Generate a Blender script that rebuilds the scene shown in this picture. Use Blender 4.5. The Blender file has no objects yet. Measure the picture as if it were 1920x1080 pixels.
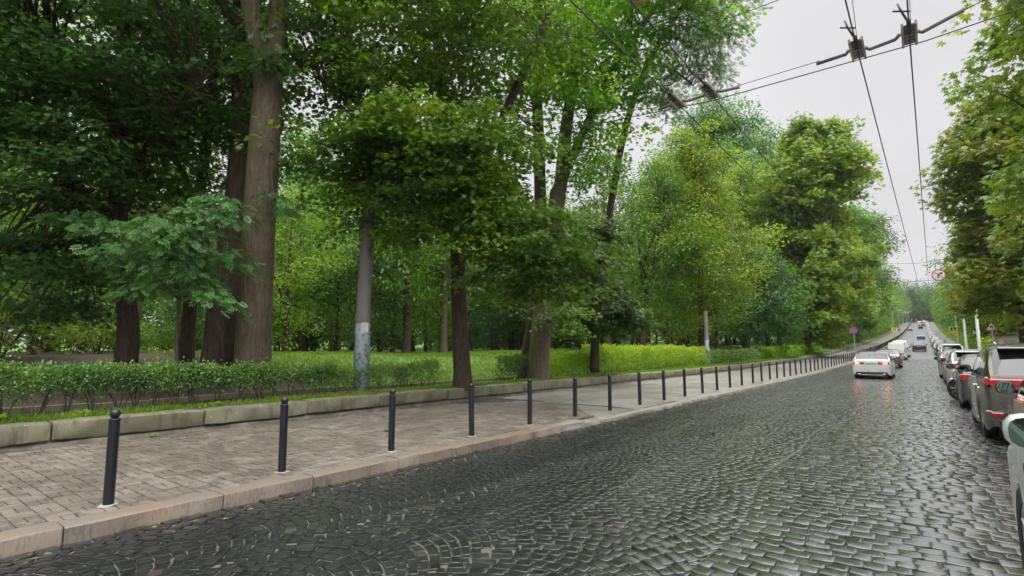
import bpy, bmesh, math, random
import numpy as np
from mathutils import Vector, Matrix
R = math.radians
C = bpy.context.scene.collection
random.seed(5); RNG = np.random.default_rng(7)

# ---------------------------------------------------------------- camera, world, sun, exposure
CAM_H = 1.62; FPX = 1000.0
PITCH = math.atan(116/FPX); YAW = math.atan(775/FPX*math.cos(PITCH))
cd = bpy.data.cameras.new('camera'); cam = bpy.data.objects.new('camera', cd); C.objects.link(cam)
cd.sensor_width = 36; cd.lens = 36*FPX/1920; cd.clip_start = .05; cd.clip_end = 4000
cam.location = (0, 0, CAM_H); cam.rotation_euler = (R(90)+PITCH, 0, YAW)
bpy.context.scene.camera = cam
sc = bpy.context.scene
sc.view_settings.view_transform = 'Standard'; sc.view_settings.look = 'None'
sc.view_settings.exposure = 1.0; sc.view_settings.gamma = 1
try: sc.view_settings.use_curve_mapping = False
except Exception: pass
sc.cycles.max_bounces = 7; sc.cycles.diffuse_bounces = 4; sc.cycles.glossy_bounces = 3
sc.cycles.transmission_bounces = 4; sc.cycles.transparent_max_bounces = 8
sc.cycles.use_adaptive_sampling = True; sc.cycles.adaptive_threshold = .02
sc.cycles.use_denoising = True
SUN_EL, SUN_AZ = R(44), R(120)          # azimuth clockwise from +Y
w = bpy.data.worlds.new('World'); sc.world = w; w.use_nodes = True
nt = w.node_tree; nt.nodes.clear()
sky = nt.nodes.new('ShaderNodeTexSky'); sky.sky_type = 'NISHITA'; sky.sun_disc = False
sky.sun_elevation = SUN_EL; sky.sun_rotation = SUN_AZ; sky.air_density = 2; sky.dust_density = 6
hs = nt.nodes.new('ShaderNodeHueSaturation'); hs.inputs['Saturation'].default_value = .10
nt.links.new(sky.outputs[0], hs.inputs['Color'])
tc = nt.nodes.new('ShaderNodeTexCoord'); sx = nt.nodes.new('ShaderNodeSeparateXYZ')
nt.links.new(tc.outputs['Generated'], sx.inputs[0])
rmp = nt.nodes.new('ShaderNodeValToRGB')      # an overcast sky is brighter overhead
e = rmp.color_ramp.elements
e[0].position = 0; e[0].color = (.122, .122, .128, 1)
e[1].position = 1; e[1].color = (1, 1, .98, 1)
k = rmp.color_ramp.elements.new(.12); k.color = (.132, .131, .136, 1)
k = rmp.color_ramp.elements.new(.60); k.color = (.120, .119, .123, 1)
k = rmp.color_ramp.elements.new(.80); k.color = (.50, .50, .50, 1)
nt.links.new(sx.outputs[2], rmp.inputs[0])
cn = nt.nodes.new('ShaderNodeTexNoise'); cn.inputs['Scale'].default_value = 2.2; cn.inputs['Detail'].default_value = 5
nt.links.new(tc.outputs['Generated'], cn.inputs['Vector'])
cm = nt.nodes.new('ShaderNodeMapRange'); cm.inputs[1].default_value = .3; cm.inputs[2].default_value = .7
cm.inputs[3].default_value = .88; cm.inputs[4].default_value = 1.08
nt.links.new(cn.outputs[0], cm.inputs[0])
mu = nt.nodes.new('ShaderNodeVectorMath'); mu.operation = 'SCALE'
nt.links.new(rmp.outputs[0], mu.inputs[0]); nt.links.new(cm.outputs[0], mu.inputs['Scale'])
sc2 = nt.nodes.new('ShaderNodeVectorMath'); sc2.operation = 'SCALE'; sc2.inputs['Scale'].default_value = 37.0
nt.links.new(mu.outputs[0], sc2.inputs[0])
mx = nt.nodes.new('ShaderNodeMixRGB'); mx.inputs[0].default_value = .9
nt.links.new(hs.outputs[0], mx.inputs[1]); nt.links.new(sc2.outputs[0], mx.inputs[2])
bg = nt.nodes.new('ShaderNodeBackground'); bg.inputs[1].default_value = .088
nt.links.new(mx.outputs[0], bg.inputs[0])
wo = nt.nodes.new('ShaderNodeOutputWorld'); nt.links.new(bg.outputs[0], wo.inputs[0])
sl = bpy.data.lights.new('sun', 'SUN'); sl.energy = 1.5; sl.angle = R(85); sl.color = (1, .97, .92)
so = bpy.data.objects.new('sun', sl); C.objects.link(so)
sd = Vector((math.sin(SUN_AZ)*math.cos(SUN_EL), math.cos(SUN_AZ)*math.cos(SUN_EL), math.sin(SUN_EL)))
so.rotation_euler = sd.to_track_quat('Z', 'Y').to_euler()

# ---------------------------------------------------------------- helpers
FW = np.array([-math.sin(YAW)*math.cos(PITCH), math.cos(YAW)*math.cos(PITCH), math.sin(PITCH)])
RT = np.array([math.cos(YAW), math.sin(YAW), 0.]); UP = np.cross(RT, FW)
def P(px, py, d):                       # picture position + depth (metres) -> world point
    v = FW + RT*(px-960)/FPX - UP*(py-540)/FPX
    return np.array([0, 0, CAM_H]) + v*d
def road_z(y):
    return float(np.interp(y, RZ_Y, RZ_Z))
_ky = np.array([-40, 0, 30, 42, 60, 80, 110, 150, 200, 260, 330, 400, 450, 480, 520, 700.])
_kz = np.array([0, 0, 0, .02, .2, .55, 1.45, 2.9, 4.9, 7.8, 11.8, 16.4, 19.6, 21.0, 21.8, 23.0])
RZ_Y = np.linspace(-40, 700, 371)
RZ_Z = np.interp(RZ_Y, _ky, _kz)
for _ in range(6): RZ_Z[1:-1] = (RZ_Z[:-2]+2*RZ_Z[1:-1]+RZ_Z[2:])/4
def sstep(a, b, x):
    t = np.clip((x-a)/(b-a), 0, 1); return t*t*(3-2*t)
def vnoise(x, y, s=1.0, seed=0):
    r = 0
    for i, (a, b, c) in enumerate(((1, .7, 1), (2.3, -1.9, .5), (4.1, 5.3, .25))):
        r = r + c*np.sin(a*x/s+b*y/s*.8+seed+i)*np.cos(b*x/s*.9-a*y/s+seed*1.7+i*2)
    return r
def park_z(x, y):                       # height of the park ground left of the wall
    x = np.asarray(x, float); y = np.asarray(y, float)
    b = np.interp(y, RZ_Y, RZ_Z)
    rise = sstep(-13.2, -24, x)*(.95+.10*vnoise(x, y, 6))
    return b + .50 + rise + .03*vnoise(x, y, 1.7, 3)*sstep(-11.6, -13, x)

def mesh_obj(name, verts, faces, mats, parent=None, smooth=False, midx=None, auto=None):
    me = bpy.data.meshes.new(name); me.from_pydata([tuple(v) for v in verts], [], [tuple(f) for f in faces])
    if not isinstance(mats, (list, tuple)): mats = [mats]
    for m in mats: me.materials.append(m)
    if midx is not None: me.polygons.foreach_set('material_index', midx)
    if smooth: me.polygons.foreach_set('use_smooth', [True]*len(me.polygons))
    me.update()
    if auto: me.set_sharp_from_angle(angle=R(auto))
    o = bpy.data.objects.new(name, me); C.objects.link(o); o.parent = parent
    return o
def np_mesh(name, V, loops, starts, totals, mats, parent=None, smooth=False, attrs=None, midx=None):
    me = bpy.data.meshes.new(name)
    me.vertices.add(len(V)); me.vertices.foreach_set('co', np.asarray(V, np.float32).ravel())
    me.loops.add(len(loops)); me.loops.foreach_set('vertex_index', np.asarray(loops, np.int32))
    me.polygons.add(len(starts)); me.polygons.foreach_set('loop_start', np.asarray(starts, np.int32))
    me.polygons.foreach_set('loop_total', np.asarray(totals, np.int32))
    if not isinstance(mats, (list, tuple)): mats = [mats]
    for m in mats: me.materials.append(m)
    if midx is not None: me.polygons.foreach_set('material_index', np.asarray(midx, np.int32))
    me.polygons.foreach_set('use_smooth', np.full(len(starts), bool(smooth)))
    for n, a in (attrs or {}).items():
        at = me.attributes.new(n, 'FLOAT', 'FACE'); at.data.foreach_set('value', np.asarray(a, np.float32))
    me.update(calc_edges=True); me.validate()
    o = bpy.data.objects.new(name, me); C.objects.link(o); o.parent = parent
    return o
class MB:                               # collects simple shapes into one mesh
    def __init__(s): s.v = []; s.f = []; s.m = []
    def add(s, v, f, m=0):
        n = len(s.v); s.v += [tuple(p) for p in v]; s.f += [tuple(n+i for i in q) for q in f]; s.m += [m]*len(f); return s
    def box(s, c, d, m=0, rz=0, bev=0, taper=1, rx=0):
        x, y, z = d[0]/2, d[1]/2, d[2]/2
        if bev:
            b = min(bev, x*.9, y*.9, z*.9); V = []
            for zz, ins in ((-z, b), (-z+b, 0), (z-b, 0), (z, b)):
                X, Y = x-ins, y-ins; cc = b*.0
                V += [(-X, -Y, zz), (X, -Y, zz), (X, Y, zz), (-X, Y, zz)]
            F = [(3, 2, 1, 0), (12, 13, 14, 15)]
            for k in range(3):
                for i in range(4): j = (i+1) % 4; F.append((k*4+i, k*4+j, k*4+4+j, k*4+4+i))
        else:
            V = [(-x, -y, -z), (x, -y, -z), (x, y, -z), (-x, y, -z)] + [(a*taper, b_*taper, z) for a, b_ in ((-x, -y), (x, -y), (x, y), (-x, y))]
            F = [(3, 2, 1, 0), (4, 5, 6, 7), (0, 1, 5, 4), (1, 2, 6, 5), (2, 3, 7, 6), (3, 0, 4, 7)]
        M = Matrix.Translation(c) @ Matrix.Rotation(rz, 4, 'Z') @ Matrix.Rotation(rx, 4, 'X')
        return s.add([M @ Vector(p) for p in V], F, m)
    def tube(s, pts, rads, n=10, m=0, cap=True):
        V, F = tube(pts, rads, n, cap); return s.add(V, F, m)
    def lathe(s, c, prof, n=20, m=0, axis='Z', caps=True):
        V = []; F = []
        for r, z in prof:
            for i in range(n):
                a = 2*math.pi*i/n; p = (r*math.cos(a), r*math.sin(a), z)
                if axis == 'X': p = (p[2], p[0], p[1])
                if axis == 'Y': p = (p[0], p[2], p[1])
                V.append((c[0]+p[0], c[1]+p[1], c[2]+p[2]))
        for k in range(len(prof)-1):
            for i in range(n):
                j = (i+1) % n; F.append((k*n+i, k*n+j, k*n+n+j, k*n+n+i))
        if caps: F.append(tuple(range(n))[::-1]); F.append(tuple((len(prof)-1)*n+i for i in range(n)))
        return s.add(V, F, m)
    def ext(s, poly, y0, y1, m=0):      # polygon in x,z extruded along y
        n = len(poly); V = [(x, y0, z) for x, z in poly]+[(x, y1, z) for x, z in poly]
        F = [tuple(range(n)), tuple(range(2*n-1, n-1, -1))]+[((i+1) % n, i, n+i, n+(i+1) % n) for i in range(n)]
        return s.add(V, F, m)
    def build(s, name, mats, parent=None, smooth=False, auto=None):
        return mesh_obj(name, s.v, s.f, mats, parent, smooth, s.m, auto)
def tube(pts, rads, n=10, cap=True, noise=0, seed=0):
    pts = [Vector(p) for p in pts]; V = []; F = []
    up = Vector((0.13, .99, .05)).normalized()
    for i, p in enumerate(pts):
        t = (pts[min(i+1, len(pts)-1)]-pts[max(i-1, 0)]).normalized()
        a = t.cross(up)
        if a.length < 1e-3: a = t.cross(Vector((1, 0, 0)))
        a.normalize(); b = a.cross(t)
        for k in range(n):
            th = 2*math.pi*k/n; r = rads[i]
            if noise: r *= 1+noise*(math.sin(3*th+seed+i*.35)*.6+math.sin(5*th+seed*2-i*.2)*.4+math.sin(9*th+i*.9)*.25)
            V.append(p+(a*math.cos(th)+b*math.sin(th))*r)
    for i in range(len(pts)-1):
        for k in range(n):
            j = (k+1) % n; F.append((i*n+k, i*n+j, i*n+n+j, i*n+n+k))
    if cap: F.append(tuple(range(n))[::-1]); F.append(tuple((len(pts)-1)*n+k for k in range(n)))
    return V, F
def smooth_path(pts, rads, m=6):
    pts = [np.array(p, float) for p in pts]; n = len(pts); out = []; ro = []
    for i in range(n-1):
        p0, p1, p2, p3 = pts[max(i-1, 0)], pts[i], pts[i+1], pts[min(i+2, n-1)]
        for k in range(m):
            t = k/m
            out.append(.5*((2*p1)+(-p0+p2)*t+(2*p0-5*p1+4*p2-p3)*t*t+(-p0+3*p1-3*p2+p3)*t**3))
            ro.append(rads[i]*(1-t)+rads[i+1]*t)
    out.append(pts[-1]); ro.append(rads[-1]); return out, ro
def tag(o, label=None, cat=None, group=None, kind=None):
    if label: o['label'] = label
    if cat: o['category'] = cat
    if group: o['group'] = group
    if kind: o['kind'] = kind
    return o
def empty(name, loc, rz=0):
    o = bpy.data.objects.new(name, None); C.objects.link(o); o.location = loc; o.rotation_euler = (0, 0, rz)
    o.empty_display_size = .3; return o
def kids(o): return [c for c in bpy.data.objects if c.parent == o]
def copy_tree(root, loc, rz=0, scale=None, label=None, ch=None):
    r = root.copy(); C.objects.link(r); r.location = loc; r.rotation_euler = (0, 0, rz)
    if scale is not None: r.scale = scale if hasattr(scale, '__len__') else (scale,)*3
    if label: r['label'] = label
    for c in (ch if ch is not None else kids(root)):
        d = c.copy(); C.objects.link(d); d.parent = r
        for g in kids(c) if ch is None else []:
            q = g.copy(); C.objects.link(q); q.parent = d
    return r

# ---------------------------------------------------------------- materials
class NT:
    def __init__(s, name):
        s.m = bpy.data.materials.new(name); s.m.use_nodes = True; s.t = s.m.node_tree
        s.b = s.t.nodes['Principled BSDF']; s.out = s.t.nodes['Material Output']
        s.geo = None
    def n(s, ty, **k):
        x = s.t.nodes.new(ty)
        for a, v in k.items(): setattr(x, a, v)
        return x
    def l(s, a, b): s.t.links.new(a, b)
    def pos(s, scale=(1, 1, 1), obj=False):
        src = s.n('ShaderNodeTexCoord').outputs['Object'] if obj else s.n('ShaderNodeNewGeometry').outputs['Position']
        mp = s.n('ShaderNodeMapping'); mp.inputs['Scale'].default_value = scale; s.l(src, mp.inputs[0]); return mp.outputs[0]
    def noise(s, sc, det=4, vec=None, rough=.6):
        x = s.n('ShaderNodeTexNoise'); x.inputs['Scale'].default_value = sc; x.inputs['Detail'].default_value = det
        x.inputs['Roughness'].default_value = rough
        s.l(vec if vec is not None else s.pos(), x.inputs['Vector']); return x.outputs[0]
    def ramp(s, fac, stops):
        x = s.n('ShaderNodeValToRGB'); el = x.color_ramp.elements
        while len(el) < len(stops): el.new(.5)
        for q, (p, c) in zip(el, stops):
            q.position = p; q.color = (*c, 1) if hasattr(c, '__len__') else (c, c, c, 1)
        s.l(fac, x.inputs[0]); return x.outputs[0]
    def mix(s, fac, a, b, mode='MIX'):
        x = s.n('ShaderNodeMixRGB', blend_type=mode)
        for v, i in ((fac, 0), (a, 1), (b, 2)):
            if isinstance(v, (int, float)): x.inputs[i].default_value = v if i == 0 else (v, v, v, 1)
            elif isinstance(v, tuple): x.inputs[i].default_value = (*v, 1)
            else: s.l(v, x.inputs[i])
        return x.outputs[0]
    def math(s, op, a, b=0.):
        x = s.n('ShaderNodeMath', operation=op)
        for v, i in ((a, 0), (b, 1)):
            if isinstance(v, (int, float)): x.inputs[i].default_value = v
            else: s.l(v, x.inputs[i])
        return x.outputs[0]
    def bump(s, h, strength=.5, dist=.01):
        x = s.n('ShaderNodeBump'); x.inputs['Strength'].default_value = strength; x.inputs['Distance'].default_value = dist
        s.l(h, x.inputs['Height']); s.l(x.outputs[0], s.b.inputs['Normal']); return x
    def set(s, **k):
        for a, v in k.items():
            i = s.b.inputs[{'col': 'Base Color', 'rough': 'Roughness', 'metal': 'Metallic', 'spec': 'Specular IOR Level', 'coat': 'Coat Weight', 'coatr': 'Coat Roughness', 'emis': 'Emission Strength', 'ecol': 'Emission Color', 'alpha': 'Alpha'}[a]]
            if isinstance(v, (int, float)): i.default_value = v
            elif isinstance(v, tuple): i.default_value = (*v, 1)
            else: s.l(v, i)
        return s
def plain(name, col, rough=.5, metal=0, var=.15, sc=6, coat=0, bumpd=0, spec=.5):
    s = NT(name); n = s.noise(sc, 4, s.pos(obj=True))
    s.set(col=s.mix(n, tuple(c*(1-var) for c in col), tuple(min(1, c*(1+var)) for c in col)), rough=rough, metal=metal, coat=coat, spec=spec)
    if bumpd: s.bump(s.noise(sc*8, 3, s.pos(obj=True)), .5, bumpd)
    return s.m
def leaf_mat(name, stops, trans=.44, rough=.36, huevar=.02, valvar=.25, clump=.35):
    s = NT(name)
    a = s.n('ShaderNodeAttribute', attribute_name='tint').outputs['Fac']
    nz = s.noise(clump, 3)
    f = s.math('ADD', s.math('MULTIPLY', a, .6), s.math('MULTIPLY', s.math('SUBTRACT', nz, .3), 1.0))
    c = s.ramp(f, stops)
    oi = s.n('ShaderNodeObjectInfo').outputs['Random']
    h = s.n('ShaderNodeHueSaturation'); s.l(c, h.inputs['Color'])
    s.l(s.math('ADD', s.math('MULTIPLY', oi, 2*huevar), .5-1.35*huevar), h.inputs['Hue'])
    s.l(s.math('ADD', s.math('MULTIPLY', oi, 2*valvar), 1-valvar), h.inputs['Value'])
    col = h.outputs[0]
    s.set(col=col, rough=rough, spec=.5)
    tr = s.n('ShaderNodeBsdfTranslucent'); s.l(s.mix(1.0, col, (1.75, 1.75, .8), 'MULTIPLY'), tr.inputs[0])
    ms = s.n('ShaderNodeMixShader'); ms.inputs[0].default_value = trans
    s.l(s.b.outputs[0], ms.inputs[1]); s.l(tr.outputs[0], ms.inputs[2]); s.l(ms.outputs[0], s.out.inputs[0])
    return s.m
def bark_mat(name, c0, c1, moss=None, sx=14, dist=.03):
    s = NT(name)
    v = s.noise(sx, 6, s.pos((1, 1, .16)), .7)
    v2 = s.noise(sx*2.6, 5, s.pos((1, 1, .22)), .75)
    h = s.mix(.5, v, v2)
    c = s.ramp(h, [(.36, tuple(x*.35 for x in c0)), (.48, c0), (.62, c1)])
    big = s.noise(1.1, 3)
    c = s.mix(s.ramp(big, [(.35, 0.), (.65, .45)]), c, tuple(x*.6 for x in c0))
    if moss:
        g = s.n('ShaderNodeNewGeometry'); sp = s.n('ShaderNodeSeparateXYZ'); s.l(g.outputs['Normal'], sp.inputs[0])
        side = s.math('MULTIPLY', s.math('ADD', sp.outputs[0], s.math('MULTIPLY', sp.outputs[1], .8)), -1.)
        f = s.math('MULTIPLY', s.ramp(side, [(.25, 0.), (.9, 1.)]), s.ramp(s.noise(3.5, 5), [(.35, .25), (.6, 1.)]))
        c = s.mix(f, c, moss)
    s.set(col=c, rough=.85, spec=.25); s.bump(h, 1.0, dist); return s.m
M = {}
M['leaf_maple'] = leaf_mat('maple_leaf', [(.0, (0.030, 0.078, 0.013)), (.4, (0.066, 0.164, 0.024)), (.62, (0.112, 0.249, 0.029)), (.85, (0.262, 0.391, 0.033)), (1, (0.488, 0.470, 0.033))])
M['leaf_dark'] = leaf_mat('shade_leaf', [(.0, (0.020, 0.056, 0.014)), (.45, (0.038, 0.110, 0.022)), (.8, (0.076, 0.174, 0.028)), (1, (0.167, 0.255, 0.038))], trans=.42, rough=.36)
M['leaf_ash'] = leaf_mat('ash_leaf', [(.0, (0.050, 0.137, 0.041)), (.5, (0.095, 0.235, 0.068)), (1, (0.167, 0.333, 0.088))], trans=.22, rough=.38)
M['leaf_back'] = leaf_mat('wood_leaf', [(.0, (0.024, 0.063, 0.014)), (.4, (0.057, 0.138, 0.022)), (.7, (0.108, 0.218, 0.030)), (1, (0.230, 0.333, 0.043))], trans=.45, clump=.16, huevar=.03, valvar=.35)
M['leaf_glade'] = leaf_mat('glade_leaf', [(.0, (0.054, 0.127, 0.019)), (.4, (0.115, 0.230, 0.030)), (.7, (0.203, 0.333, 0.038)), (1, (0.365, 0.414, 0.051))], trans=.5, clump=.3)
M['leaf_lime'] = leaf_mat('lime_leaf', [(.0, (0.051, 0.128, 0.016)), (.4, (0.110, 0.239, 0.025)), (.6, (0.200, 0.358, 0.030)), (.8, (0.402, 0.495, 0.036)), (1, (0.842, 0.649, 0.030))], trans=.38, clump=.45)
M['leaf_chestnut'] = leaf_mat('chestnut_leaf', [(.0, (0.046, 0.085, 0.016)), (.4, (0.120, 0.190, 0.027)), (.62, (0.203, 0.271, 0.036)), (.82, (0.347, 0.337, 0.048)), (1, (0.482, 0.261, 0.052))], trans=.38, clump=.5)
M['leaf_far'] = leaf_mat('far_leaf', [(.0, (0.041, 0.099, 0.030)), (.5, (0.081, 0.178, 0.047)), (1, (0.162, 0.265, 0.060))], trans=.3, clump=.2)
M['leaf_hedge'] = leaf_mat('hedge_leaf', [(.0, (0.036, 0.094, 0.024)), (.5, (0.082, 0.180, 0.040)), (1, (0.194, 0.316, 0.052))], trans=.25, clump=1.6, valvar=0)
M['leaf_lush'] = leaf_mat('lush_leaf', [(.0, (0.053, 0.138, 0.014)), (.4, (0.133, 0.300, 0.021)), (1, (0.319, 0.485, 0.033))], trans=.42, clump=1.2, valvar=.05)
M['grass_blade'] = leaf_mat('grass_blade', [(.0, (0.068, 0.138, 0.013)), (.5, (0.162, 0.287, 0.021)), (1, (0.365, 0.425, 0.043))], trans=.4, clump=.8, valvar=0)
M['bark_brown'] = bark_mat('bark_brown', (0.126, 0.101, 0.070), (0.211, 0.174, 0.125), moss=(0.100, 0.105, 0.028), sx=16, dist=.035)
M['bark_dark'] = bark_mat('bark_dark', (0.075, 0.055, 0.040), (0.130, 0.100, 0.075), sx=12)
M['bark_grey'] = bark_mat('bark_grey', (0.130, 0.105, 0.080), (0.220, 0.185, 0.151), moss=(0.070, 0.090, 0.029), sx=12)
M['twig'] = plain('twig', (0.060, 0.050, 0.035), .8)
M['iron'] = plain('black_painted_iron', (.010, .012, .018), .36, var=.3, sc=9, bumpd=.0006)
M['iron_dark'] = plain('weathered_dark_metal', (0.045, 0.045, 0.045), .6, .3)
M['wire'] = plain('wire_black', (0.020, 0.020, 0.022), .5)
M['insul'] = plain('insulator_tan', (0.300, 0.260, 0.171), .6, var=.3, sc=20)
M['chrome'] = plain('chrome', (0.700, 0.700, 0.720), .12, 1)
M['glass'] = plain('car_glass', (0.012, 0.016, 0.016), .03, 0, 0, spec=.9)
M['mirror'] = plain('mirror_glass', (.13, .18, .16), .01, 1, 0)
M['rubber'] = plain('tyre_rubber', (0.014, 0.014, 0.015), .7)
M['blackp'] = plain('black_plastic', (0.020, 0.020, 0.022), .45)
M['alloy'] = plain('alloy_wheel', (0.420, 0.430, 0.451), .3, .9, .1)
M['white'] = plain('white_paint', (0.780, 0.780, 0.760), .45, var=.05)
M['plate'] = plain('plate_white', (0.600, 0.620, 0.620), .4, var=.1)
M['galv'] = plain('galvanised', (0.500, 0.520, 0.520), .4, .5)
def lamp(name, col, st, rough=.2):
    s = NT(name); s.set(col=col, rough=rough, ecol=col, emis=st, coat=.6); return s.m
M['tail'] = lamp('red_lamp_glass', (.33, .010, .012), .05)
M['brake'] = lamp('lit_brake_lamp', (1., .08, .05), 14.)
M['amber'] = lamp('amber_lamp', (1., .20, .03), .9)
M['headlamp'] = plain('headlamp_glass', (0.600, 0.620, 0.649), .1, .3)
def paint(name, col, metal=.55, rough=.32):
    s = NT(name); n = s.noise(2.5, 4, s.pos(obj=True)); big = s.noise(60, 2, s.pos(obj=True))
    drops = s.noise(160, 1, s.pos(obj=True))
    s.set(col=s.mix(n, tuple(c*.9 for c in col), tuple(min(1, c*1.08) for c in col)), metal=metal,
          rough=s.ramp(n, [(.3, rough*.8), (.7, rough*1.3)]), coat=.8, coatr=.06)
    s.bump(s.ramp(drops, [(.62, 0.), (.72, 1.)]), .12, .002); return s.m
PAINT = {k: paint(k+'_car_paint', c, *r) for k, (c, r) in dict(
    bronze=((.115, .105, .088), (.6, .3)), silver=((.52, .56, .55), (.5, .3)), pearl=((.66, .69, .68), (.25, .3)), maroon=((.19, .085, .07), (.5, .3)),
    black=((.02, .02, .022), (.4, .25)), white=((.74, .74, .71), (0, .35)), navy=((.02, .035, .11), (.5, .3)), blue=((.015, .14, .30), (.4, .3)),
    grey=((.16, .165, .175), (.6, .3)), beige=((.42, .40, .35), (.5, .3)), red=((.32, .02, .02), (.3, .3)), dark=((.06, .062, .065), (.5, .3))).items()}

# ---------------------------------------------------------------- ground materials
KX, KXR = -5.85, 2.95
def cobble_mat(name, proc=False):
    s = NT(name)
    a = s.n('ShaderNodeAttribute', attribute_name='tint').outputs['Fac']
    streak = s.noise(1.0, 4, s.pos((1.5, .09, 1)))
    blot = s.noise(.9, 4)
    fine = s.noise(70, 4)
    base = s.ramp(a, [(0, (.008, .009, .011)), (.55, (.017, .018, .021)), (.9, (.034, .032, .029)), (1, (.06, .05, .036))])
    c = s.mix(s.ramp(fine, [(.35, .0), (.7, .3)]), base, (.045, .045, .045))
    s.set(col=c, spec=.9, coat=.7, coatr=.14); s.b.inputs['IOR'].default_value = 2.4; s.b.inputs['Coat IOR'].default_value = 1.6
    gp = s.n('ShaderNodeSeparateXYZ'); s.l(s.n('ShaderNodeNewGeometry').outputs['Position'], gp.inputs[0])
    sheen_pos = s.math('ADD', s.math('ADD', gp.outputs[0], s.math('MULTIPLY', gp.outputs[1], .2)), s.math('ADD', s.math('MULTIPLY', s.math('SUBTRACT', streak, .5), 5.), s.math('MULTIPLY', s.math('SUBTRACT', blot, .5), 2.5)))
    sheen_mask = s.n('ShaderNodeMapRange'); sheen_mask.inputs[1].default_value = -3.4; sheen_mask.inputs[2].default_value = -.2; s.l(sheen_pos, sheen_mask.inputs[0])   # painted sky sheen: surface smoother but reflecting less beside the left kerb
    r = s.math('ADD', s.math('MULTIPLY', sheen_mask.outputs[0], .05), s.math('ADD', s.math('MULTIPLY', a, .10), .10))
    r = s.math('ADD', r, s.math('MULTIPLY', s.ramp(s.noise(2.2, 4, s.pos((2.2, .35, 1))), [(.42, 0.), (.62, 1.)]), .10))
    if proc: r = s.math('ADD', r, .16); s.set(coat=.5, coatr=.42)
    else:
        eg = s.n('ShaderNodeAttribute', attribute_name='edge').outputs['Fac']
        r = s.math('ADD', r, s.math('MULTIPLY', eg, .35)); inv = s.math('SUBTRACT', 1., eg)
        wk = s.math('ADD', s.math('MULTIPLY', sheen_mask.outputs[0], .85), .14); s.set(spec=s.math('MULTIPLY', wk, s.math('ADD', s.math('MULTIPLY', inv, .85), .12)), coat=s.math('MULTIPLY', inv, wk))
        s.set(col=s.mix(eg, c, (.022, .022, .021)))
    s.set(rough=r)
    if proc:
        b = s.n('ShaderNodeTexBrick'); b.inputs['Scale'].default_value = 1; b.inputs['Brick Width'].default_value = .19
        b.inputs['Row Height'].default_value = .16; b.inputs['Mortar Size'].default_value = .02; b.inputs['Mortar Smooth'].default_value = .6
        s.l(s.pos(), b.inputs['Vector'])
        h = s.mix(.35, s.ramp(b.outputs['Fac'], [(0, 1.), (1, 0.)]), s.noise(5, 3)); s.bump(h, .7, .03)
    else:
        s.bump(s.mix(.5, fine, s.noise(18, 3)), .4, .004)
    return s.m
M['cobble'] = cobble_mat('wet_basalt_setts'); M['cobble_far'] = cobble_mat('wet_setts_distant', True)
s = NT('joint_grit'); n1 = s.noise(.55, 3, s.pos((1, .7, 1))); n2 = s.noise(60, 4)
sp = s.n('ShaderNodeSeparateXYZ'); s.l(s.n('ShaderNodeNewGeometry').outputs['Position'], sp.inputs[0])
left = s.ramp(s.math('ADD', s.math('MULTIPLY', sp.outputs[0], -.18), s.math('MULTIPLY', s.math('SUBTRACT', n1, .5), .9)), [(.25, .05), (.6, 1.)])
s.set(col=s.mix(left, s.mix(n2, (.03, .028, .025), (.12, .11, .09)), s.mix(n2, (.06, .058, .05), (.15, .142, .12))), rough=.75)
s.bump(n2, .6, .006); M['joint'] = s.m
s = NT('granite_kerb'); v = s.mix(.5, s.noise(48, 5, s.pos((1, 1, .22))), s.noise(3.5, 5)); g = s.noise(190, 2); b = s.noise(1.7, 4)
yy = s.n('ShaderNodeSeparateXYZ'); s.l(s.n('ShaderNodeNewGeometry').outputs['Position'], yy.inputs[0])
rust = s.mix(s.ramp(b, [(.38, 0.), (.6, 1.)]), (.195, .168, .14), (.20, .14, .09))
grey = s.mix(s.ramp(s.math('MULTIPLY', yy.outputs[1], .1), [(.90, 0.), (.94, 1.)]), rust, (.27, .26, .24))
c = s.mix(s.ramp(v, [(.43, .85), (.52, 0.)]), grey, (.075, .058, .045)); c = s.mix(s.math('MULTIPLY', g, .35), c, (.5, .43, .36))
nn = s.n('ShaderNodeSeparateXYZ'); s.l(s.n('ShaderNodeNewGeometry').outputs['Normal'], nn.inputs[0])
c2 = s.mix(s.ramp(nn.outputs[2], [(.6, 0.), (.9, 1.)]), c, s.mix(s.math('MULTIPLY', g, .5), grey, (.17, .15, .12)))
s.set(col=c2, rough=s.ramp(b, [(.3, .3), (.7, .6)])); s.bump(s.mix(.5, v, g), .8, .012); M['kerb'] = s.m
s = NT('paver_clay'); a = s.n('ShaderNodeAttribute', attribute_name='tint').outputs['Fac']; b = s.noise(.7, 4); f = s.noise(45, 4)
c = s.ramp(a, [(0, (.10, .084, .066)), (.5, (.15, .127, .10)), (1, (.205, .175, .14))])
c = s.mix(s.ramp(b, [(.36, .75), (.6, 0.)]), c, (.095, .082, .065)); c = s.mix(s.ramp(s.noise(2.6, 5), [(.54, 0.), (.66, .6)]), c, (.24, .215, .18)); c = s.mix(s.ramp(s.noise(8, 3), [(.66, 0.), (.70, .55)]), c, (.06, .055, .045)); c = s.mix(s.ramp(f, [(.5, 0.), (.8, .4)]), c, (.38, .34, .29))
s.set(col=c, rough=s.ramp(b, [(.35, .38), (.6, .65)])); s.bump(f, .6, .004); M['paver'] = s.m
s = NT('paver_joint'); b = s.noise(1.2, 3); s.set(col=s.ramp(s.noise(30, 3), [(.3, (.03, .026, .02)), (.7, (.08, .07, .05))]), rough=.9)
s.bump(s.noise(40, 3), .5, .005); M['pjoint'] = s.m
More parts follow.
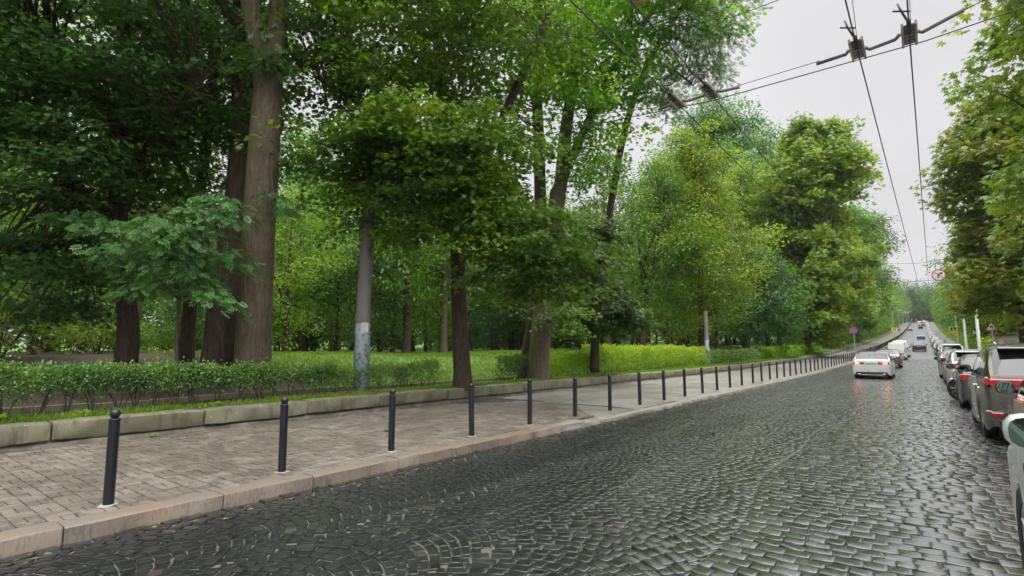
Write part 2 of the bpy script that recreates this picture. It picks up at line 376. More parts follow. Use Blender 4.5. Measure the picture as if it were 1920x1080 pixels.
s = NT('pale_asphalt'); f = s.noise(140, 3); b = s.noise(.6, 5); cr = s.n('ShaderNodeTexVoronoi', feature='DISTANCE_TO_EDGE'); cr.inputs['Scale'].default_value = .5
s.l(s.mix(.12, s.pos(), s.n('ShaderNodeTexNoise').outputs['Color']), cr.inputs['Vector'])
c = s.mix(f, (.17, .16, .145), (.28, .265, .24)); c = s.mix(s.ramp(b, [(.4, .6), (.58, 0.)]), c, (.17, .155, .135))
c = s.mix(s.ramp(cr.outputs[0], [(.0, .8), (.012, 0.)]), c, (.08, .07, .06))
s.set(col=c, rough=s.ramp(b, [(.35, .35), (.6, .6)])); s.bump(f, .3, .003); M['asphalt'] = s.m
s = NT('mossy_sandstone'); b = s.noise(2.2, 6); f = s.noise(38, 4); st = s.noise(7, 4, s.pos((1, 1, .25)))
c = s.mix(f, (.135, .125, .09), (.24, .225, .17)); c = s.mix(s.ramp(b, [(.4, 0.), (.6, .75)]), c, (.13, .13, .06))
c = s.mix(s.ramp(st, [(.36, .6), (.48, 0.)]), c, (.06, .055, .04)); c = s.mix(s.ramp(s.noise(11, 4), [(.64, 0.), (.7, .6)]), c, (.40, .39, .33))
s.set(col=c, rough=.75); s.bump(s.mix(.4, b, f), 1., .02); M['sandstone'] = s.m
s = NT('old_plaster'); b = s.noise(3, 6); s.set(col=s.ramp(b, [(.3, (.05, .045, .037)), (.55, (.12, .105, .085)), (.7, (.19, .17, .14))]), rough=.85)
s.bump(b, 1, .03); M['wallfoot'] = s.m
s = NT('soil_and_turf'); b = s.noise(.35, 5); f = s.noise(12, 6)
sp = s.n('ShaderNodeSeparateXYZ'); s.l(s.n('ShaderNodeNewGeometry').outputs['Position'], sp.inputs[0])
soil = s.ramp(f, [(.35, (.030, .020, .013)), (.6, (.075, .05, .032)), (.75, (.12, .09, .055))])
turf = s.ramp(f, [(.3, (.045, .095, .016)), (.55, (.10, .18, .028)), (.75, (.18, .24, .05))])
wl = s.math('ADD', s.math('MULTIPLY', s.math('SUBTRACT', b, .5), 7.), s.math('ADD', sp.outputs[1], s.math('MULTIPLY', sp.outputs[0], -.0)))
s.set(col=s.mix(s.ramp(s.math('MULTIPLY', wl, .1), [(.98, 0.), (1., 1.)]), soil, turf), rough=.9); s.bump(f, .8, .04); M['park'] = s.m
s.m.node_tree.nodes

# ---------------------------------------------------------------- ground sheets
def strip(name, x0, x1, ys, zf, mat, nx=2, kind='structure'):
    xs = np.linspace(x0, x1, nx); V = []; F = []
    for y in ys:
        for x in xs: V.append((x, y, zf(x, y)))
    for j in range(len(ys)-1):
        for i in range(nx-1): F.append((j*nx+i, j*nx+i+1, (j+1)*nx+i+1, (j+1)*nx+i))
    return tag(mesh_obj(name, V, F, mat, smooth=True), kind=kind)
YF = np.concatenate([np.arange(-30, 60, 2), np.arange(60, 520, 6), [600, 700]])
def far_z(x, y):                        # one base sheet reaching the horizon
    d = np.interp(y, [-3000, 700], [0, 1])
    b = float(np.interp(y, RZ_Y, RZ_Z)) if y > 0 else 0
    return b-.35
def groundz(x, y):
    if x < -11.1 and y < 460: return float(park_z(x, y))
    return float(np.interp(y, RZ_Y, RZ_Z))-.12
gx = np.array([-3000, -800, -300, -160, -110] + list(np.arange(-90, -30, 5.)) + list(np.arange(-30, -13, 1.)) + [-12.6, -12.2, -11.8, -11.4, -11.15, -11.1+.001, 3.2, 8, 20, 60, 200, 800, 3000])
gy = np.array([-3000, -500, -100, -30] + list(np.arange(-20, 60, 1.5)) + list(np.arange(60, 470, 10.)) + [500, 600, 700, 1000, 3000])
V = [(x, y, groundz(x, y)) for y in gy for x in gx]; nx = len(gx)
F = [(j*nx+i, j*nx+i+1, (j+1)*nx+i+1, (j+1)*nx+i) for j in range(len(gy)-1) for i in range(nx-1)]
tag(mesh_obj('ground', V, F, M['park'], smooth=True), kind='structure')

ROADN = 78.0
def stones(cx, cy, wx, wy, rot, tilt, tint, dome, top, inset=.012, depth=.035, edgek=1.):
    """cx.. arrays; returns vertices / quads of domed setts"""
    n = len(cx); hx, hy = wx/2, wy/2
    sg = np.array([(-1, -1), (1, -1), (1, 1), (-1, 1)], float)
    V = np.zeros((n, 17, 3))
    jit = RNG.normal(0, .05, (n, 4, 2))
    for ring, (ins, z) in enumerate(((0., -depth), (0., -.009*edgek), (inset, -.0028*edgek), (inset*3.2, 0.))):
        for k in range(4):
            lx = sg[k, 0]*(hx-ins)*(1+jit[:, k, 0]); ly = sg[k, 1]*(hy-ins)*(1+jit[:, k, 1])
            zz = z + (tilt[:, 0]*lx+tilt[:, 1]*ly if ring else 0)
            V[:, ring*4+k, 0] = lx; V[:, ring*4+k, 1] = ly; V[:, ring*4+k, 2] = zz
    V[:, 16, 2] = dome
    c, s_ = np.cos(rot)[:, None], np.sin(rot)[:, None]
    X = V[:, :, 0]*c-V[:, :, 1]*s_+cx[:, None]; Y = V[:, :, 0]*s_+V[:, :, 1]*c+cy[:, None]
    Z = V[:, :, 2]+np.interp(Y, RZ_Y, RZ_Z)+top[:, None]
    Vo = np.stack([X, Y, Z], -1).reshape(-1, 3)
    fq = []
    for r_ in (0, 4, 8):
        for k in range(4): j = (k+1) % 4; fq.append((r_+k, r_+j, r_+4+j, r_+4+k))
    fq = np.array(fq); ft = np.array([(12+k, 12+(k+1) % 4, 16) for k in range(4)])
    base = (np.arange(n)*17)[:, None, None]
    L = np.concatenate([(fq[None]+base).reshape(n, -1), (ft[None]+base).reshape(n, -1)], 1)   # per stone 32+12
    tot = np.tile(np.array([4]*12+[3]*4), n); st = np.concatenate([[0], np.cumsum(tot)[:-1]])
    return Vo, L.ravel(), st, tot, np.repeat(tint, 16), np.tile(np.array([1.]*4+[.75]*4+[0.]*8), n)
def setts():
    cx, cy, wx, wy, rt = [], [], [], [], []
    x0 = KX+.16
    # gutter course along the kerb: a row of stones laid lengthwise
    y = -3.0
    while y < ROADN:
        l = random.uniform(.15, .24); cx.append(KX+.07); cy.append(y+l/2); wx.append(.125); wy.append(l-.012); rt.append(0); y += l
    strips = [(x0, 1.30, .42), (x0+1.30, 1.34, .42), (x0+2.64, 1.4, .36), (x0+4.04, KXR-x0-4.04, .05)]
    for si, (sx0, W, B) in enumerate(strips):
        sw, sl = (.108, .118) if si < 2 else ((.125, .13) if si == 2 else (.165, .155))
        row = 0; v = -3.0-B
        while v < ROADN:
            hgt = sl*random.uniform(.9, 1.08); u = -(row % 2)*.5*sw*random.uniform(.8, 1.2)
            while u < W:
                ww = sw*random.uniform(.78, 1.25); a, b = max(u, 0), min(u+ww, W); u += ww
                if b-a < .04: continue
                um = ((a+b)/2)/W*2-1
                bul = B*(1-um*um); dx = (b-a); slope = -2*B*um*2/W
                if si == 3: bul = .10*math.sin(um*2.6+v*.1)+.12*max(0, -um-.55)*-2; slope = .10*2.6*math.cos(um*2.6+v*.1)*2/W
                yy = v+bul+hgt/2
                cx.append(sx0+(a+b)/2); cy.append(yy)
                ang = math.atan(slope)
                wx.append(dx/max(.75, math.cos(ang)*.98)-.010); wy.append(hgt*max(.8, math.cos(ang))-.011); rt.append(ang*.93)
            v += hgt; row += 1
    cx, cy, wx, wy, rt = map(np.array, (cx, cy, wx, wy, rt)); n = len(cx)
    cx = cx+(.15*np.sin(.45*cy)+.07*np.sin(1.3*cy+1))*np.sin(np.pi*(cx-KX-.16)/(KXR-KX-.16))*(cx > KX+.16)
    wav = .010*vnoise(cx, cy, .9)+.006*vnoise(cx, cy, .35, 2)
    tilt = RNG.normal(0, .034, (n, 2))
    tint = np.clip(RNG.beta(2, 3.2, n), 0, 1); tint[RNG.random(n) < .012] = 1
    return stones(cx+RNG.normal(0, .004, n), cy+RNG.normal(0, .004, n), wx, wy, rt+RNG.normal(0, .035, n), tilt, tint,
                  RNG.uniform(.0005, .0025, n), RNG.normal(0, .003, n)+wav*.35, inset=.007, edgek=.55)
Vo, L, st, tot, tint, edge = setts()
tag(np_mesh('road', Vo, L, st, tot, M['cobble'], smooth=True, attrs={'tint': tint, 'edge': edge}), kind='structure')
ys1 = np.arange(-30, ROADN+1, 1.0)
strip('road_bed', KX, KXR, ys1, lambda x, y: road_z(y)-.0155, M['joint'], 12)
strip('road_bed', -6.4, 3.6, [-30, -3.2], lambda x, y: .003, M['cobble_far'], 2)
ys2 = np.concatenate([[ROADN], np.arange(ROADN+2, 480, 4), [520, 600, 700]])
strip('road', KX, KXR, ys2, lambda x, y: road_z(y)+.001, M['cobble_far'], 8)
# pavement left
def pavers():
    cx, cy, wx, wy, rt = [], [], [], [], []
    u = .207; y = -1.2; j = 0
    while y < 13.5:
        x = -6.12-u/2; i = 0
        while x > -10.75:
            if (i+j) % 2: 
                for k in (-1, 1): cx.append(x); cy.append(y+k*u/4); wx.append(u-.012); wy.append(u/2-.012); rt.append(0)
            else:
                for k in (-1, 1): cx.append(x+k*u/4); cy.append(y); wx.append(u/2-.012); wy.append(u-.012); rt.append(0)
            x -= u; i += 1
        y += u; j += 1
    cx, cy, wx, wy, rt = map(np.array, (cx, cy, wx, wy, rt)); n = len(cx)
    keep = cy < 12.2+1.1*np.sin(cx*1.3)
    cx, cy, wx, wy, rt = [a[keep] for a in (cx, cy, wx, wy, rt)]; n = len(cx)
    top = .13+.006*vnoise(cx, cy, .9, 4)+RNG.normal(0, .0018, n)
    return stones(cx, cy, wx, wy, rt+RNG.normal(0, .012, n), RNG.normal(0, .012, (n, 2)), RNG.random(n), np.zeros(n)+.0005, top, inset=.004, depth=.03, edgek=.5)
Vo, L, st, tot, tint, edge = pavers()
tag(np_mesh('pavement', Vo, L, st, tot, M['paver'], attrs={'tint': tint}), kind='structure')
strip('pavement_bed', -10.9, -6.08, np.arange(-30, 14, 1.), lambda x, y: .118-.06*float(y>9.3 and x>-6.3), M['pjoint'], 3)
def pz(x, y):
    return road_z(y)+.13+.006*math.sin(x*1.7+y*.4)-.045*float(sstep(9, 10.5, y))*float(sstep(-6.9, -6.2, x))
strip('pavement', -10.9, -6.08, np.concatenate([np.arange(13.1, 60, 1.), np.arange(60, 520, 5.)]), lambda x, y: pz(x, y)-.004, M['asphalt'], 8)
strip('pavement', -10.9, -6.08, np.arange(9.2, 13.3, .35), lambda x, y: pz(x, y)-.005-.012*float(sstep(-6.25,-6.5,x)), M['asphalt'], 8)
strip('pavement_right', KXR+.22, 5.6, np.concatenate([np.arange(-30, 60, 2.), np.arange(60, 520, 5.)]), lambda x, y: road_z(y)+.12, M['asphalt'], 3)
# kerbs: separate granite blocks in one kerb
def kerb(name, xa, xb, y0, y1, top, mat, lmin, lmax, top2=None):
    mb = MB(); y = y0
    while y < y1:
        l = random.uniform(lmin, lmax); a = random.gauss(0, .003); n = max(2, int(l/.25)); z = road_z(y+l/2); t = top+random.gauss(0, .004)
        if top2 is not None: t = top+(top2-top)*float(sstep(8.8, 9.6, y))+random.gauss(0, .003)
        V = []; F = []
        b = .014
        prof = [(xb, -.12), (xb, t-b), (xb-b*.7*np.sign(xb-xa), t-b*.25), (xb-b*1.6*np.sign(xb-xa), t), (xa, t+.003), (xa, -.12)]
        for i in range(n+1):
            yy = y+.006+(l-.012)*i/n
            e_ = .006 if i in (0, n) else 0
            for px_, pz_ in prof:
                V.append((px_+a+random.gauss(0, .0035)-np.sign(xb-xa)*e_, yy, z+pz_+(random.gauss(0, .003) if pz_ > 0 else 0)-(e_ if pz_ > 0 else 0)))
        m = len(prof)
        for i in range(n):
            for k in range(m-1): F.append((i*m+k, i*m+k+1, (i+1)*m+k+1, (i+1)*m+k))
        F.append(tuple(range(m))); F.append(tuple(n*m+k for k in range(m))[::-1])
        mb.add(V, F); y += l
    return tag(mb.build(name, mat, smooth=True, auto=35), kind='structure')
kerb('kerb', -6.09, KX, -4, 9.25, .135, M['kerb'], .85, 1.35)
kerb('kerb', -6.09, KX, 9.25, 60, .075, M['kerb'], .7, 1.3)
kerb('kerb', -6.09, KX, 60, 500, .11, M['kerb'], 3, 4)
kerb('kerb_right', KXR+.22, KXR, -4, 80, .12, M['kerb'], .9, 1.3)
kerb('kerb_right', KXR+.22, KXR, 80, 500, .12, M['kerb'], 4, 5)

# ---------------------------------------------------------------- low retaining wall
def wall():
    root = empty('retaining_wall', (-10.95, 10, .13))
    tag(root, 'long low mossy sandstone wall between the left pavement and the park', 'wall')
    def loc(mb): mb.v = [(x+10.95, y-10, z-.13) for x, y, z in mb.v]; return mb
    mb = MB(); y = -6.0
    while y < 500:
        l = random.uniform(1.7, 2.5) if y < 60 else 6.0
        n = max(3, int(l/.28)) if y < 60 else 2; dx = random.gauss(0, .012); dz = random.gauss(0, .010); dz2 = dz+random.gauss(0, .008)
        prof = [(-10.84, .215), (-10.82, .235), (-10.815, .48), (-10.835, .505), (-11.12, .515), (-11.15, .50), (-11.15, .21)]
        V = []; F = []; m = len(prof)
        for i in range(n+1):
            yy = y+.012+(l-.024)*i/n; ed = .018 if i in (0, n) else 0; z = road_z(yy)
            for k, (a, b) in enumerate(prof):
                V.append((a+dx+random.gauss(0, .005)-(ed if k < 4 else 0), yy, z+b+dz+(dz2-dz)*i/n+random.gauss(0, .004)-(ed if 2 <= k <= 5 else -ed*.5)))
        for i in range(n):
            for k in range(m): F.append((i*m+k, i*m+(k+1) % m, (i+1)*m+(k+1) % m, (i+1)*m+k))
        F.append(tuple(range(m))[::-1]); F.append(tuple(n*m+k for k in range(m)))
        mb.add(V, F); y += l
    loc(mb).build('coping', M['sandstone'], root, smooth=True, auto=40)
    mb = MB(); ys = np.concatenate([np.arange(-6, 60, .3), np.arange(60, 505, 5)]); V = []; F = []
    for y in ys:
        z = road_z(y); o_ = .012*math.sin(y*5.1)+.012*math.sin(y*2.3+1)
        V += [(-10.76+o_*1.4, y, z+.05), (-10.80+o_, y, z+.165+o_), (-10.90, y, z+.19), (-10.905, y, z+.30)]
    for i in range(len(ys)-1):
        for k in range(3): F.append((i*4+k, (i+1)*4+k, (i+1)*4+k+1, i*4+k+1))
    mb.add(V, F); loc(mb).build('footing', M['wallfoot'], root, smooth=True)
wall()
# old stone edging of the bed behind the hedge
mb = MB(); y = -4.
while y < 16:
    l = random.uniform(.8, 1.1); mb.box((-12.75+.02*math.sin(y), y+l/2, float(park_z(-12.75, y))+.03), (.09, l-.02, .16), bev=.012); y += l
o = mb.build('bed_edging', M['sandstone']); tag(o, 'thin line of old stone edging half buried behind the near hedge', 'edging')

# ---------------------------------------------------------------- bollards
def bollard():
    root = empty('bollard', (-6.37, 1.87, .13))
    mb = MB(); mb.lathe((0, 0, 0), [(.047, -.02), (.047, .80), (.050, .802), (.050, .815), (.044, .822), (.030, .826)], 24)
    mb.build('post', M['iron'], root, smooth=True, auto=40)
    mb = MB(); r = .047; mb.lathe((0, 0, .865), [(r*math.cos(t), r*math.sin(t)) for t in np.linspace(-1.1, 1.5, 12)], 24)
    mb.build('ball_finial', M['iron'], root, smooth=True, auto=60)
    mb = MB(); pts = []
    mb.lathe((0, 0, -.006), [(.085, .0), (.078, .012), (.05, .015)], 11)
    mb.v = [(x*(1+.18*math.sin(5*x*40+y*60)), y*(1+.2*math.cos(x*50)), z) for x, y, z in mb.v]
    mb.build('mortar_collar', plain('mortar', (.33, .32, .29), .8, var=.2, sc=30), root)
    return root
b0 = bollard(); bk = kids(b0)
ORD = ['nearest', 'second', 'third', 'fourth', 'fifth', 'sixth', 'seventh', 'eighth', 'ninth', 'tenth', 'eleventh', 'twelfth', 'thirteenth', 'fourteenth', 'fifteenth', 'sixteenth', 'seventeenth', 'eighteenth', 'nineteenth', 'twentieth']
for i in range(244):
    y = 1.87+1.745*i; z = road_z(y)+(.13 if i < 5 else pz(-6.37, y))-(0 if i < 5 else road_z(y))
    lab = ('%s black ball-topped bollard counting from the left end of the kerb row' % ORD[i]) if i < 20 else \
          ('black ball-topped bollard in the distant part of the kerb row' if i < 36 else 'black bollard far up the hill where the row closes into a dark band')
    if i == 0: lab = 'black ball-topped bollard nearest the camera, leftmost of the kerb row'
    if i in (0,): tag(b0, lab, 'bollard', 'bollards along the left kerb'); b0.rotation_euler = (R(.6), R(.4), .2); continue
    r = copy_tree(b0, (-6.37+random.gauss(0, .012), y+random.gauss(0, .02), z), random.uniform(0, 6), label=lab, ch=bk if i < 60 else [c for c in bk if c.name.startswith('post')])
    r.rotation_euler = (random.gauss(0, .012), random.gauss(0, .012), random.uniform(0, 6))

# ---------------------------------------------------------------- foliage
def tmpl(polys):
    V = []; L = []; T = []
    for p in polys:
        b = len(V); V += p; L += list(range(b, b+len(p))); T.append(len(p))
    return np.array(V, float), np.array(L), np.array(T)
_m = [(.05, -.02), (.30, -.10), (.27, .12), (.62, .20), (.40, .40), (.50, .70), (.22, .62)]
MAPLE = tmpl([[(x, y, .10*abs(x)) for x, y in _m]+[(0, 1.05, -.06)]+[(-x, y, .10*abs(x)) for x, y in _m[::-1]]])
LEAF = tmpl([[(0, 0, 0), (.30, .42, .10), (0, 1, -.04), (-.30, .42, .10)]])
OVAL = tmpl([[(0, 0, 0), (.26, .25, .06), (.30, .6, .06), (0, 1, 0), (-.30, .6, .06), (-.26, .25, .06)]])
BLADE = tmpl([[(-.06, 0, 0), (.06, 0, 0), (.035, .6, .05), (0, 1, .25), (-.035, .6, .05)]])
def _leaflet(x, y, a, l, wd, dz=0):
    c, s_ = math.sin(a), math.cos(a)
    return [(x, y, 0), (x+l*.45*c-wd*s_, y+l*.45*s_+wd*c, dz*.4), (x+l*c, y+l*s_, dz), (x+l*.45*c+wd*s_, y+l*.45*s_-wd*c, dz*.4)]
ASH = tmpl([_leaflet(0, .1+.2*k, sgn*1.0, .34, .075, -.05) for k in range(4) for sgn in (-1, 1)]+[_leaflet(0, .75, 0, .34, .08, -.05)])
PALM = tmpl([_leaflet(0, 0, a, l, .17, -.18) for a, l in ((-1.7, .6), (-.85, .85), (0, 1), (.85, .85), (1.7, .6))])
def leaves(name, P_, D, N, size, tint, T, mat, parent):
    """P_ points, D pointing directions, N normals (n,3); one leaf template at each"""
    V, L, tot = T; n = len(P_)
    D = D/np.linalg.norm(D, axis=1, keepdims=True)
    S = np.cross(D, N); S /= np.linalg.norm(S, axis=1, keepdims=True)+1e-9; N = np.cross(S, D)
    W = P_[:, None]+size[:, None, None]*(V[None, :, 0:1]*S[:, None]+V[None, :, 1:2]*D[:, None]+V[None, :, 2:3]*N[:, None])
    k = len(V); nl = len(L)
    loops = (L[None]+np.arange(n)[:, None]*k).ravel(); tt = np.tile(tot, n)
    st = np.concatenate([[0], np.cumsum(tt)[:-1]])
    return np_mesh(name, W.reshape(-1, 3), loops, st, tt, mat, parent, attrs={'tint': np.repeat(tint, len(tot))})
def blob_sprays(blobs, rng, minshell=.45):
    c = []; out = []
    for (x, y, z, rx, ry, rz, n) in blobs:
        d = rng.normal(size=(n, 3)); d /= np.linalg.norm(d, axis=1, keepdims=True)
        r = minshell+(1-minshell)*rng.random(n)**.6
        q = d*r[:, None]; q[:, 2] = np.where(q[:, 2] < -.55, -.55+.3*(q[:, 2]+.55), q[:, 2])
        c.append(np.array([x, y, z])+q*np.array([rx, ry, rz])); o = d*np.array([1, 1, .35]); out.append(o)
    return np.concatenate(c), np.concatenate(out)
def spray_leaves(c, out, rng, per, rad, lsize, droop=.5, flat=.25, layers=1):
    n = len(c); cnt = rng.poisson(per, n); idx = np.repeat(np.arange(n), cnt); m = len(idx)
    sr = rad*rng.uniform(.6, 1.3, n)
    th = rng.random(m)*2*np.pi; rr = np.sqrt(rng.random(m))
    o = out/np.maximum(np.linalg.norm(out, axis=1, keepdims=True), 1e-6)
    h = np.stack([o[:, 0], o[:, 1], np.zeros(n)], 1); hl = np.linalg.norm(h, axis=1, keepdims=True); h = np.where(hl > .05, h/np.maximum(hl, 1e-6), [[1, 0, 0]])
    s = np.stack([-h[:, 1], h[:, 0], np.zeros(n)], 1)
    a = rr*np.cos(th)*1.15; b = rr*np.sin(th)*.8
    tiltd = rng.uniform(-.1, .55, n)[idx]*droop*1.2
    R_ = sr[idx]
    p = c[idx]+h[idx]*(a*R_)[:, None]+s[idx]*(b*R_)[:, None]
    p[:, 2] += -R_*(a*tiltd+droop*.45*rr**2)+rng.normal(0, flat, m)*R_*.5
    D = h[idx]*(a+.35)[:, None]+s[idx]*b[:, None]*1.1+rng.normal(0, .35, (m, 3)); D[:, 2] = -.35-droop*.35*rr+rng.normal(0, .28, m)
    N = rng.normal(0, .38, (m, 3)); N[:, 2] += 1
    st = rng.random(n)[idx]
    tint = np.clip(.45*rng.random(m)+.45*st+.10*(p[:, 2]-c[idx][:, 2] > 0), 0, 1)
    return p, D, N, lsize*rng.uniform(.65, 1.25, m), tint
def limb_net(trunkpts, c, rng, r0=.03, frac=1.0, seg=3):
    """thin branches from the nearest lower limb point to each spray"""
    tp = np.array(trunkpts); mb = MB(); low_z = tp[:, 2].min()+.3*(tp[:, 2].max()-tp[:, 2].min())
    for q in c:
        if rng.random() > frac: continue
        w_ = np.linalg.norm((tp-q)*np.array([1, 1, 1.]), axis=1)+rng.exponential(.9)*np.sin(np.arange(len(tp))*1.3+rng.random()*6)+np.maximum(0, tp[:, 2]-q[2]-1.0)*1.5+np.maximum(0, low_z-tp[:, 2])*3
        a = tp[int(np.argmin(w_))]; L_ = np.linalg.norm(q-a)
        if L_ < .3: continue
        mid = (a+q)/2+np.array([0, 0, .12*L_])+rng.normal(0, .06*L_, 3)
        r = r0*(.5+.25*L_)
        pts, rr = smooth_path([a, mid, q], [r, r*.6, r*.2], seg)
        mb.tube(pts, rr, 4, cap=False)
    return mb
def tree(name, label, base, stems, blobs, T, lmat, bark, seed, per=60, rad=.9, lsize=.13, droop=.5, group=None, twigs=1.0, minshell=.45, nring=14, barkn=.06, cat='tree', crownname='crown', r0=.03, flat=.25):
    """base (x,y,z); stems: list of (points, radii) in world space; blobs in world space"""
    rng = np.random.default_rng(seed); base = np.array(base, float)
    root = empty(name, tuple(base)); tag(root, label, cat, group)
    tm = MB(); allp = []
    for i, (pts, rad_) in enumerate(stems):
        p, r = smooth_path(pts, rad_, 7); allp += [np.array(q) for q in p]
        V, F = tube([q-base for q in p], r, nring, True, barkn, seed+i); tm.add(V, F)
    tm.build('trunk', bark, root, smooth=True)
    c, out = blob_sprays(blobs, rng, minshell)
    if twigs > 0:
        low = [q for q in allp if q[2] > base[2]+1.5] or allp
        lm = limb_net(low, c, rng, r0, twigs); lm.v = [(a[0]-base[0], a[1]-base[1], a[2]-base[2]) for a in lm.v]
        lm.build('branches', bark, root)
    p, D, N, sz, ti = spray_leaves(c, out, rng, per, rad, lsize, droop, flat)
    leaves(crownname, p-base, D, N, sz, ti, T, lmat, root)
    return root
def pb(px, py, d, rx, ry, rz, n): return (*P(px, py, d), rx, ry, rz, n)

# --- the big brown double-stemmed tree and the dark one behind it
tree('tall_tree', 'thick tan-brown furrowed trunk with mossy left side forking high up', P(472, 738, 13.5),
     [([P(470, 745, 13.5), P(471, 720, 13.5), P(475, 640, 13.5), P(486, 420, 13.5), P(499, 210, 13.5), P(507, 150, 13.5), P(520, 40, 13.6), P(532, -120, 13.8), P(560, -420, 14)], [.60, .50, .42, .385, .36, .30, .24, .2, .1]),
      ([P(500, 215, 13.5), P(492, 140, 13.4), P(472, 20, 13.2), P(440, -160, 13), P(380, -400, 12.6)], [.27, .25, .22, .18, .1])],
     [pb(470, -120, 13.4, 4.5, 4.5, 2.2, 60), pb(640, -150, 14, 3.5, 3, 2.2, 30), pb(480, 95, 12.8, .55, .6, .9, 5), pb(300, -150, 13, 3.5, 3, 2.2, 35), pb(535, 380, 13.3, .4, .4, .35, 3)],
     ASH, M['leaf_ash'], M['bark_brown'], 11, per=26, rad=.6, lsize=.26, nring=28, barkn=.035, group='park trees beside the street', twigs=.7)
tree('tall_tree', 'massive dark leaning trunk just left of and behind the tan-brown one', P(415, 715, 15.4),
     [([P(410, 720, 15.4), P(414, 690, 15.4), P(424, 600, 15.3), P(440, 450, 15.2), P(452, 300, 15.1), P(457, 120, 15), P(452, -60, 15), P(430, -300, 15)], [.68, .58, .50, .40, .33, .28, .24, .15]),
      ([P(455, 130, 15), P(430, 40, 14.6), P(400, -60, 14.2)], [.16, .13, .08])],
     [pb(400, -100, 15, 5, 4.5, 3, 70), pb(560, -100, 16.5, 4, 4, 2.6, 50)],
     MAPLE, M['leaf_maple'], M['bark_dark'], 12, per=87, rad=.85, lsize=.12, nring=22, group='park trees beside the street', twigs=.6)
# --- dark trunks at the far left with layered maple foliage
tree('maple', 'dark slender trunk at the far left under layered shade foliage', P(233, 700, 15),
     [([P(232, 715, 15), P(235, 680, 15), P(240, 590, 15), P(222, 430, 14.9), P(226, 250, 14.8), P(232, 60, 14.7), P(240, -200, 14.6)], [.36, .30, .25, .23, .2, .16, .08]),
      ([P(222, 430, 14.9), P(130, 330, 14.2), P(40, 250, 13.4), P(-60, 180, 12.6)], [.12, .10, .08, .05]),
      ([P(226, 260, 14.8), P(170, 140, 14), P(90, 90, 13), P(-20, 60, 12.4)], [.13, .10, .08, .05]),
      ([P(225, 350, 14.8), P(300, 240, 14), P(360, 170, 13.4)], [.10, .08, .05])],
     [pb(60, 300, 13, 3.2, 3, 1.7, 70), pb(170, 200, 13.6, 3., 3, 2., 75), pb(300, 120, 14, 2.8, 3, 2.2, 65), pb(60, 80, 12.8, 3., 3, 2, 60), pb(120, 470, 13.4, 2.0, 2., 1.0, 34), pb(20, 560, 14.4, 2., 2., .8, 24), pb(200, -60, 13.5, 4, 3.5, 2, 60)],
     MAPLE, M['leaf_dark'], M['bark_dark'], 13, per=89, rad=.85, lsize=.12, droop=.6, group='park trees beside the street')
tree('maple', 'thin dark trunk standing between the far left trunk and the massive leaning one', P(350, 700, 17.5),
     [([P(350, 715, 17.5), P(351, 640, 17.5), P(362, 520, 17.4), P(372, 380, 17.3), P(395, 200, 17), P(400, 0, 17), P(390, -200, 17)], [.27, .22, .19, .17, .14, .1, .06]),
      ([P(372, 390, 17.3), P(330, 300, 16.6), P(270, 250, 16)], [.1, .08, .05])],
     [pb(330, 300, 16.4, 2.6, 2.6, 2.2, 65), pb(400, 180, 17, 2.5, 3, 2.4, 50), pb(400, 60, 16.5, 2.6, 3, 2, 45), pb(380, 520, 18, 1.6, 1.6, 1.1, 22)],
     MAPLE, M['leaf_maple'], M['bark_dark'], 14, per=79, rad=.8, lsize=.125, group='park trees beside the street')
# young ash whose pale blue-green compound leaves hang in front of the dark trunks
tree('young_ash', 'young ash with pale blue-green feathery leaves hanging before the dark trunks', P(330, 735, 12.4),
     [([P(330, 742, 12.4), P(332, 640, 12.4), P(336, 540, 12.3), P(330, 440, 12.1), P(325, 390, 12)], [.05, .04, .035, .025, .015]), ([P(335, 560, 12.3), P(270, 500, 12), P(190, 450, 12)], [.03, .02, .01]), ([P(335, 520, 12.3), P(380, 460, 12), P(420, 400, 12)], [.028, .02, .01])],
     [pb(310, 440, 11.6, .95, .8, .5, 22), pb(395, 398, 11.9, .8, .7, .45, 13), pb(235, 470, 11.6, .6, .6, .3, 9), pb(340, 500, 11.7, .8, .7, .28, 13), pb(385, 545, 12, .55, .5, .22, 7), pb(270, 535, 12, .5, .5, .2, 5), pb(425, 470, 12, .35, .35, .3, 4), pb(200, 430, 12, .6, .5, .3, 6), pb(150, 400, 12.2, .6, .6, .3, 6)],
     ASH, M['leaf_ash'], M['bark_grey'], 15, per=30, rad=.42, lsize=.24, droop=.7, group='park trees beside the street', nring=8, minshell=.1, r0=.012)
